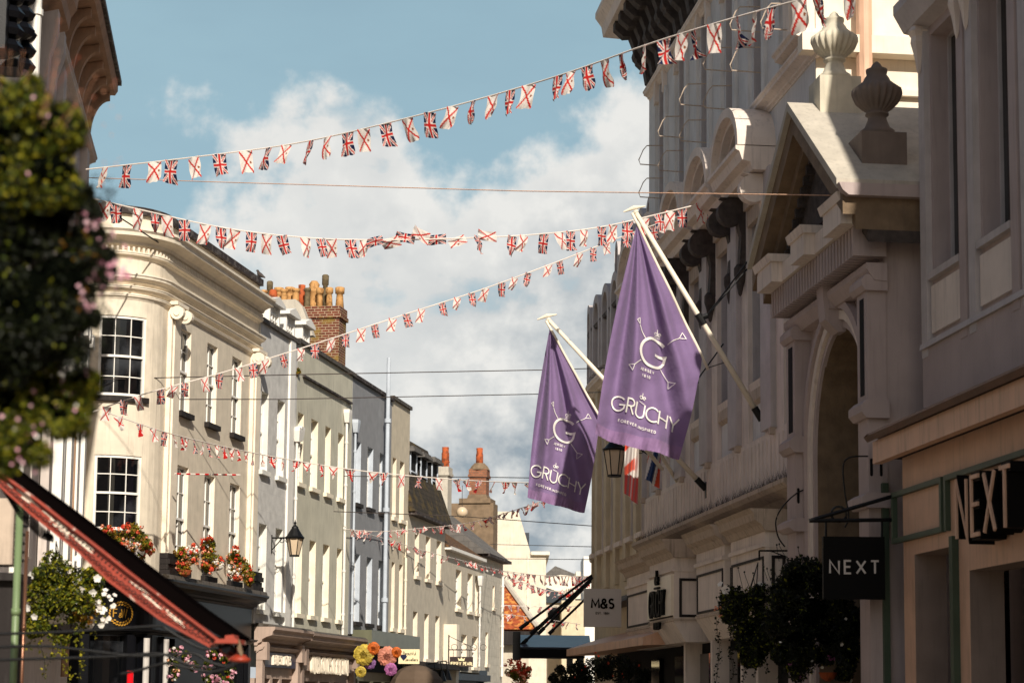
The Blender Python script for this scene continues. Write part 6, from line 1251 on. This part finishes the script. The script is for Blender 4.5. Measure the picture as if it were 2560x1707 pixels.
b = MB(); R_ = random.Random(9); leaves(b, R_, [(Vector(at(250+25*math.sin(k*2.1), 470+k*36, 7.2)-at(230, 650, 7.2)), .06) for k in range(12)], 900, .018, 1.0, .5); o = b.build('side_growth', M['leafd']); o.location = tuple(at(230, 650, 7.2)); tag(o, 'dark leafy fringe with gaps on the right edge of the dark foliage', 'plant')
low = [(40, 1010, 120), (130, 990, 105), (60, 1100, 90), (170, 1040, 75), (10, 1120, 80), (200, 960, 56), (110, 900, 80), (30, 930, 90)]
plant('hanging_plant', 'green bush dotted with pink flowers, lowest of the column of plants at left', 'plant', 80, 1030, 7.6, low, 17000, .021, [('leafg', .55), ('leafd', .2), ('leafy', .25)], flowers=[('petp', 80, .008, 'bloom', low), ('petw', 12, .009, 'bloom', low)], seed=8, asp=.6, dense=.48)
# white petunia basket
bk = [(150, 1440, 70), (110, 1490, 70), (190, 1500, 80), (150, 1540, 75), (230, 1460, 45), (95, 1560, 40)]
plant('hanging_basket', 'hanging basket of olive foliage with large white petunias and long trails', 'hanging basket', 150, 1480, 24, bk, 13000, .060, [('leafy', .35), ('leafg', .45), ('leafd', .2)], flowers=[('petw', 15, .052, 'bloom', [(150, 1430, 85), (210, 1440, 60), (110, 1500, 60)]), ('petw', 26, .036, 'bloom', [(262, 1500, 28), (250, 1540, 24)]), ('leafa', 14, .05, 'puff', [(215, 1530, 30)])],
      vines=[(80, 1520, 1620), (110, 1560, 1690), (140, 1600, 1650), (165, 1560, 1670), (172, 1560, 1707), (205, 1580, 1690), (240, 1550, 1590), (255, 1500, 1560), (140, 1560, 1640)], seed=11, hang=(140, 1352), pot=(160, 1560, 36, 'sill'))
# window boxes
def winbox(px, py, Y, bl, label, seed, n=2600, nr=26, potpx=0):
    plant('window_box', label, 'flower box', px, py, Y, bl, n, .085, [('leafg', .4), ('leafy', .3), ('leafa', .3)], flowers=[('petr', int(nr*.6), .08, 'puff', [(x, y-r*.15, r) for x, y, r in bl]), ('pets', int(nr*.8), .055, 'puff', bl), ('petw', int(nr*.9), .07, 'puff', [(bl[-1][0], bl[-1][1], bl[-1][2])]), ('leafa', int(nr*.8), .06, 'puff', bl)], seed=seed, pot=(px, py+bl[0][2]*.75, bl[0][2]*.7, 'potb'), group='flower boxes on the cream corner house')
winbox(320, 1365, 51.2, [(290, 1345, 34), (335, 1345, 38), (262, 1332, 20), (365, 1370, 24), (300, 1378, 28), (335, 1384, 30)], 'wide box of scarlet geraniums and white flowers, under the lower drum window', 21, 6500, 60)
winbox(463, 1405, 54.2, [(455, 1390, 26), (476, 1395, 24), (460, 1418, 20), (480, 1380, 16)], 'small red and yellow flower box, leftmost of the three narrow ones', 22)
winbox(528, 1395, 57.0, [(520, 1365, 22), (530, 1392, 27), (520, 1415, 20), (545, 1410, 14)], 'tall red and pink flower box, middle of the three narrow ones', 23)
winbox(595, 1420, 59.4, [(585, 1392, 24), (602, 1416, 27), (618, 1445, 22), (590, 1430, 20)], 'red and amber flower box spilling to the right, nearest the pale blue house', 24)
# rose garlands on the dark corner shopfront
gl = [(440, 1625, 16), (432, 1655, 15), (436, 1685, 16), (465, 1640, 14), (485, 1665, 13)]
plant('rose_garland', 'garland of pink and cream roses, left of the two on the dark shopfront', 'garland', 445, 1660, 52.5, gl, 1800, .09, [('leafg', .6), ('leafd', .4)], flowers=[('petp', 16, .07, 'puff', gl), ('petw', 9, .06, 'puff', gl), ('pets', 8, .06, 'puff', gl)], seed=31)
gr = [(530, 1632, 16), (515, 1665, 15), (520, 1698, 17), (560, 1645, 14), (575, 1675, 15), (570, 1702, 16), (545, 1700, 16)]
plant('rose_garland', 'garland of bright pink roses, right of the two on the dark shopfront', 'garland', 540, 1665, 54.5, gr, 2400, .09, [('leafg', .6), ('leafd', .4)], flowers=[('petp', 24, .08, 'puff', gr), ('petw', 8, .06, 'puff', gr), ('petr', 5, .06, 'puff', gr)], seed=32)
# right-hand baskets in deep shade
b1 = [(1850, 1510, 60), (1905, 1500, 60), (1870, 1580, 62), (1930, 1570, 65), (1822, 1530, 32), (1890, 1640, 40)]
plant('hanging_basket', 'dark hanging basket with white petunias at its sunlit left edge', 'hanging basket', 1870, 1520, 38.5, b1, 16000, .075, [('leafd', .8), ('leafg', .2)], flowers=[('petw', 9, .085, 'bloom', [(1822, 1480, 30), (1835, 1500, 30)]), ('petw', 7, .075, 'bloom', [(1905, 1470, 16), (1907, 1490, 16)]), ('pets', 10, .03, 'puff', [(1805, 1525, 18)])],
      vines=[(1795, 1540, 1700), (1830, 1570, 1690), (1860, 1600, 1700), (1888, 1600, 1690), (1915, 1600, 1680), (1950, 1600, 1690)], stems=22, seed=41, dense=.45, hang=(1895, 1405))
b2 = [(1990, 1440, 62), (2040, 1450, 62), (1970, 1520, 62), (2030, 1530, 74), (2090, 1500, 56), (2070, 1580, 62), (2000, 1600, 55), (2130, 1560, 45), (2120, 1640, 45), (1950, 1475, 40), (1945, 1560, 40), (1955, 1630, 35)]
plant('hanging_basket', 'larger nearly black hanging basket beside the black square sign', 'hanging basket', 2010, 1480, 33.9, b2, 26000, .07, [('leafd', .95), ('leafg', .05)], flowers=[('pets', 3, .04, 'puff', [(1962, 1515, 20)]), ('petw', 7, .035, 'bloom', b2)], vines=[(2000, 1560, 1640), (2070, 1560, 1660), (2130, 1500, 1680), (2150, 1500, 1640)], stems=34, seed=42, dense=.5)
b3 = [(2000, 1660, 45), (2050, 1640, 40), (2080, 1600, 35), (2010, 1620, 35), (2110, 1670, 35)]
plant('potted_flowers', 'dim potted flowers with magenta blooms on the wall below the larger dark basket', 'plant', 2040, 1650, 35.0, b3, 6000, .07, [('leafd', .85), ('leafg', .15)], flowers=[('rosem', 7, .05, 'puff', [(1985, 1670, 30), (2080, 1650, 20)]), ('petw', 8, .035, 'bloom', b3)], seed=43, dense=.4, pot=(2070, 1680, 24, 'potb'))
b4 = [(1400, 1690, 30), (1440, 1680, 34), (1490, 1670, 44), (1540, 1670, 44), (1590, 1690, 40), (1450, 1700, 40)]
plant('dark_planting', 'mass of nearly black foliage with scattered dark red flowers under the square sign', 'plant', 1490, 1690, 50, b4, 6500, .09, [('leafd', 1.0)], flowers=[('petr', 14, .035, 'puff', b4)], seed=44)
b5 = [(1285, 1672, 24), (1310, 1680, 20), (1295, 1698, 24)]
plant('flower_planter', 'bright red and yellow planter at the far end, beneath the metal canopy', 'flower box', 1297, 1690, 84, b5, 1500, .13, [('leafa', .5), ('leafg', .5)], flowers=[('petr', 34, .12, 'puff', [(1285, 1662, 22), (1308, 1672, 20)]), ('pets', 20, .10, 'puff', [(1290, 1690, 22), (1310, 1695, 18)])], seed=45)
b6 = [(681, 930, 6), (686, 924, 6)]
plant('gutter_plant', 'small fern-like weed growing from the white hopper', 'plant', 738, 936, 66, [(738, 934, 9), (744, 928, 8)], 400, .13, [('leafg', .6), ('leafa', .4)], seed=46, asp=.25)
# wall bracket for the right basket
u = ru(1990, 1372, .45); P = [across(x, y, u) for x, y in ((1898, 1376), (1990, 1376), (1990, 1400), (1925, 1376), (1898, 1400))]; c = P[1]; r = empty('basket_bracket', tuple(c), 0, 'thin iron wall bracket holding the basket with white petunias', 'bracket'); q = MB(); q.tube([tuple(P[0]-c), tuple(P[1]-c)], .018, 5); q.tube([tuple(P[2]-c), tuple(P[3]-c)], .012, 5); q.tube([tuple(P[0]-c), tuple(P[4]-c)], .018, 5); q.build('arm', M['black'], r)
# ------------------------------------------------------------------ oxide red folding beam with chains and cables
Yb = 15.0; c0 = at(0, 1250, Yb); rB_ = empty('red_awning_beam', tuple(c0), 0, 'sloping oxide red steel beam with chain and dark folded canvas, lower left', 'awning')
def LP(x, y, Y=Yb): p = at(x, y, Y)-c0; return (float(p[0]), float(p[2]))
upr = [(-60, 1140), (18, 1194), (100, 1255), (161, 1303), (240, 1364), (320, 1428), (430, 1512), (547, 1600)]; lwr = [(-60, 1172), (0, 1213), (80, 1284), (140, 1332), (201, 1381), (273, 1450), (400, 1545), (527, 1615)]
b = MB(); b.band([LP(*p) for p in upr], [LP(*p) for p in lwr], 0, .22); b.build('beam', M['red'], rB_)
mid_ = [((a[0]*.3+b_[0]*.7), (a[1]*.3+b_[1]*.7)) for a, b_ in zip(upr, lwr)]
b = MB(); A_ = [LP(*p) for p in upr]; b.band([(x, z+.012) for x, z in A_], [(x, z-.008) for x, z in A_], -.05, .02); B_ = [LP(*p) for p in lwr]; b.band([(x, z+.012) for x, z in B_], [(x, z-.01) for x, z in B_], -.05, .02); b.build('flange', M['red'], rB_)
blk = [(-60, 1112), (46, 1190), (120, 1243), (184, 1291), (250, 1338), (320, 1391), (385, 1441), (477, 1510), (590, 1588)]; blk2 = [(-60, 1140), (18, 1196), (100, 1257), (161, 1305), (240, 1366), (320, 1430), (400, 1490), (470, 1545), (560, 1602)]
b = MB(); b.band([LP(*p) for p in blk], [LP(*p) for p in blk2], .24, .9); b.build('folded_canvas', M['redroof'], rB_)
b = MB(); R_ = random.Random(12)
for k in range(26):
    s = R_.uniform(.16, .9); i = int(s*7); t = s*7-i; f_ = R_.choice([.35, .42, .5, .62, .3]); ux = upr[i][0]+(upr[i+1][0]-upr[i][0])*t; uy = upr[i][1]+(upr[i+1][1]-upr[i][1])*t; lx = lwr[i][0]+(lwr[i+1][0]-lwr[i][0])*t; ly = lwr[i][1]+(lwr[i+1][1]-lwr[i][1])*t
    cx, cy = ux+(lx-ux)*f_, uy+(ly-uy)*f_; le, wd = R_.uniform(8, 34), R_.uniform(.8, 3.2); pts = []
    for j in range(12): a = 2*math.pi*j/12; rx, ry = le*math.cos(a)*R_.uniform(.7, 1.1), wd*math.sin(a)*R_.uniform(.5, 1.3); x, z = LP(cx+rx*.78-ry*.62, cy+rx*.62+ry*.78); pts.append((x, -.003-k*.0001, z))
    b.quad(*pts)
b.build('paint_scuffs', M['letterw'], rB_)
# chain along the lower edge
def pol(pts, n):
    L_ = [0]
    for a, b_ in zip(pts, pts[1:]): L_.append(L_[-1]+math.dist(a, b_))
    out = []
    for k in range(n+1):
        s = L_[-1]*k/n; i = max(j for j in range(len(L_)-1) if L_[j] <= s+1e-9); t = (s-L_[i])/(L_[i+1]-L_[i]); out.append((pts[i][0]+(pts[i+1][0]-pts[i][0])*t, pts[i][1]+(pts[i+1][1]-pts[i][1])*t))
    return out
b = MB(); cp_ = pol([LP(*p) for p in mid_], 78)
for i, (p, q) in enumerate(zip(cp_, cp_[1:])):
    d = Vector((q[0]-p[0], q[1]-p[1])); l = d.length; d.normalize(); n_ = Vector((-d.y, d.x)); m_ = Vector(((p[0]+q[0])/2, (p[1]+q[1])/2))
    pts = []
    for k in range(9):
        t = 2*math.pi*k/8; e = m_+d*math.cos(t)*l*.58; w = math.sin(t)*.012
        pts.append((e.x+n_.x*w, -.04, e.y+n_.y*w) if i % 2 else (e.x, -.04+w, e.y))
    b.tube(pts, .004, 4, False)
b.build('chain', M['sill'], rB_)
b = MB(); c2_ = pol([LP(a[0]*.62+b_[0]*.38, a[1]*.62+b_[1]*.38) for a, b_ in zip(upr, lwr)], 60)
for p in c2_[20:]: b.box(p[0]-.008, p[0]+.008, -.012, .0, p[1]-.005, p[1]+.005)
b.build('bolt_heads', M['sill'], rB_, kind='stuff')
def pb(m, name, y0, y1, *pts): b = MB(); b.prism([LP(*p) for p in pts], y0, y1); return b.build(name, M[m], rB_)
pb('red', 'end_plate', -.1, .35, (545, 1597), (598, 1597), (600, 1608), (540, 1607)); pb('red', 'end_lug', -.05, .2, (565, 1588), (586, 1586), (590, 1597), (564, 1597))
pb('oldstone', 'hanger_plate', -.05, .0, (590, 1600), (600, 1598), (609, 1632), (606, 1642), (598, 1628)); pb('red', 'knee', .02, .2, (545, 1622), (598, 1618), (600, 1650), (572, 1650))
b = MB(); x, z = LP(601, 1648); b.lathe([(.02, -.02), (.06, -.02), (.075, -.01), (.078, .008), (.05, .02), (.04, .035), (.0, .04)], (x, .0, z), 18); b.build('sheave', M['red'], rB_, True)
b = MB(); x, z = LP(577, 1626); b.tube([(x-.03, -.05, z+.02), (x+.03, .1, z-.02)], .04, 10); b.build('axle', M['black'], rB_)
# sagging chain net under the beam
b = MB(); R_ = random.Random(4)
for s_ in range(4):
    P_ = pol([LP(2+s_*6, 1216+s_*8, Yb+.3), LP(50, 1262+s_*9, Yb+.3), LP(100, 1318+s_*7, Yb+.3), LP(130, 1340+s_*3, Yb+.3)], 26)
    for i, (p, q) in enumerate(zip(P_, P_[1:])): m_ = ((p[0]+q[0])/2, (p[1]+q[1])/2); b.tube([(m_[0]+.03*math.cos(t)*.7, .3, m_[1]+.012*math.sin(t)-.02*math.cos(t)*.7) for t in [k*math.pi/4 for k in range(9)]], .004, 4, False)
b.build('hanging_chain', M['black'], rB_)
# black cables swinging to the beam end
for lab, pts in (('uppermost black cable, level then stepping down to the red beam end', [(-40, 1585), (120, 1580), (250, 1573), (392, 1564), (410, 1568), (455, 1595), (505, 1620), (546, 1619)]), ('second black cable from the top, thick and nearly level', [(-40, 1619), (120, 1615), (341, 1638), (476, 1632), (520, 1652), (560, 1664), (580, 1660)]),
                 ('third black cable, curving up and over the shop door', [(-40, 1650), (120, 1645), (280, 1640), (400, 1633), (470, 1660), (540, 1668)]), ('lowest black cable, humped in the middle', [(300, 1684), (355, 1672), (414, 1657), (470, 1668), (527, 1678), (570, 1668), (592, 1656)])):
    P_ = [at(x, y, 14.6) for x, y in pts]; c = P_[0]; q = MB(); fine = []
    for i in range(len(P_)-1):
        p0, p1, p2, p3 = P_[max(0, i-1)], P_[i], P_[i+1], P_[min(len(P_)-1, i+2)]
        for k in range(8): t = k/8; fine.append(.5*((2*p1)+(p2-p0)*t+(2*p0-5*p1+4*p2-p3)*t*t+(3*p1-p0-3*p2+p3)*t**3))
    fine.append(P_[-1]); q.tube([tuple(p-c) for p in fine], .0105, 8); o = q.build('cable', M['black'], None, True); o.location = tuple(c); tag(o, lab, 'cable', 'cables beside the red beam')
# poles and dark shop wall at the lower left edge
def post(name, label, px, y0, Y, rad, m, col=None):
    a, b_ = at(px, y0, Y), at(px, 1700, Y); o_ = MB(); h = float(a[2]); o_.tube([(0, 0, 0), (0, 0, h)], rad, 14)
    for z in (h*.35, h*.7): o_.tube([(0, 0, z), (0, 0, z+.06)], rad*1.25, 14)
    o = o_.build(name, M[m], None, True); o.location = (float(a[0]), Y, 0); tag(o, label, 'pole'); return o
post('green_pipe', 'sage green pipe standing at the left edge below the beam', 50, 1262, 18, .033, 'gpipe'); post('copper_pole', 'shiny copper-brown pole right of the green pipe', 68.5, 1327, 19, .018, 'bronze')
c = at(0, 1700, 19.5); r = empty('side_stall', (float(c[0]), 19.5, 0), 0, 'dark kiosk side with a grey panel and slats at the lower left corner', 'kiosk')
def kx(px): return float(at(px, 1500, 19.5)[0]-c[0])
def kz(y): return float(at(20, y, 19.5)[2])
b = MB(); b.box(kx(-500), kx(44), 0, .3, 0, kz(1452)); b.build('body', M['sill'], r); b = MB(); b.box(kx(-500), kx(26), .0, .4, kz(1410)+.0, kz(1245)); b.build('panel', M['gdirty'], r)
for k in range(6): b = MB(); z = kz(1290+k*22); b.box(kx(28), kx(44), .02, .3, z, z+.02); b.build('slat', M['black'], r)
b = MB(); b.box(kx(-500), kx(46), -.1, .5, kz(1452)+.003, kz(1432)); b.build('cornice', M['sill'], r)
# red post bottom
post('red_post', 'short glossy red post before the dark shop door', 326, 1675, 30, .048, 'redp') if 'redp' in M else None
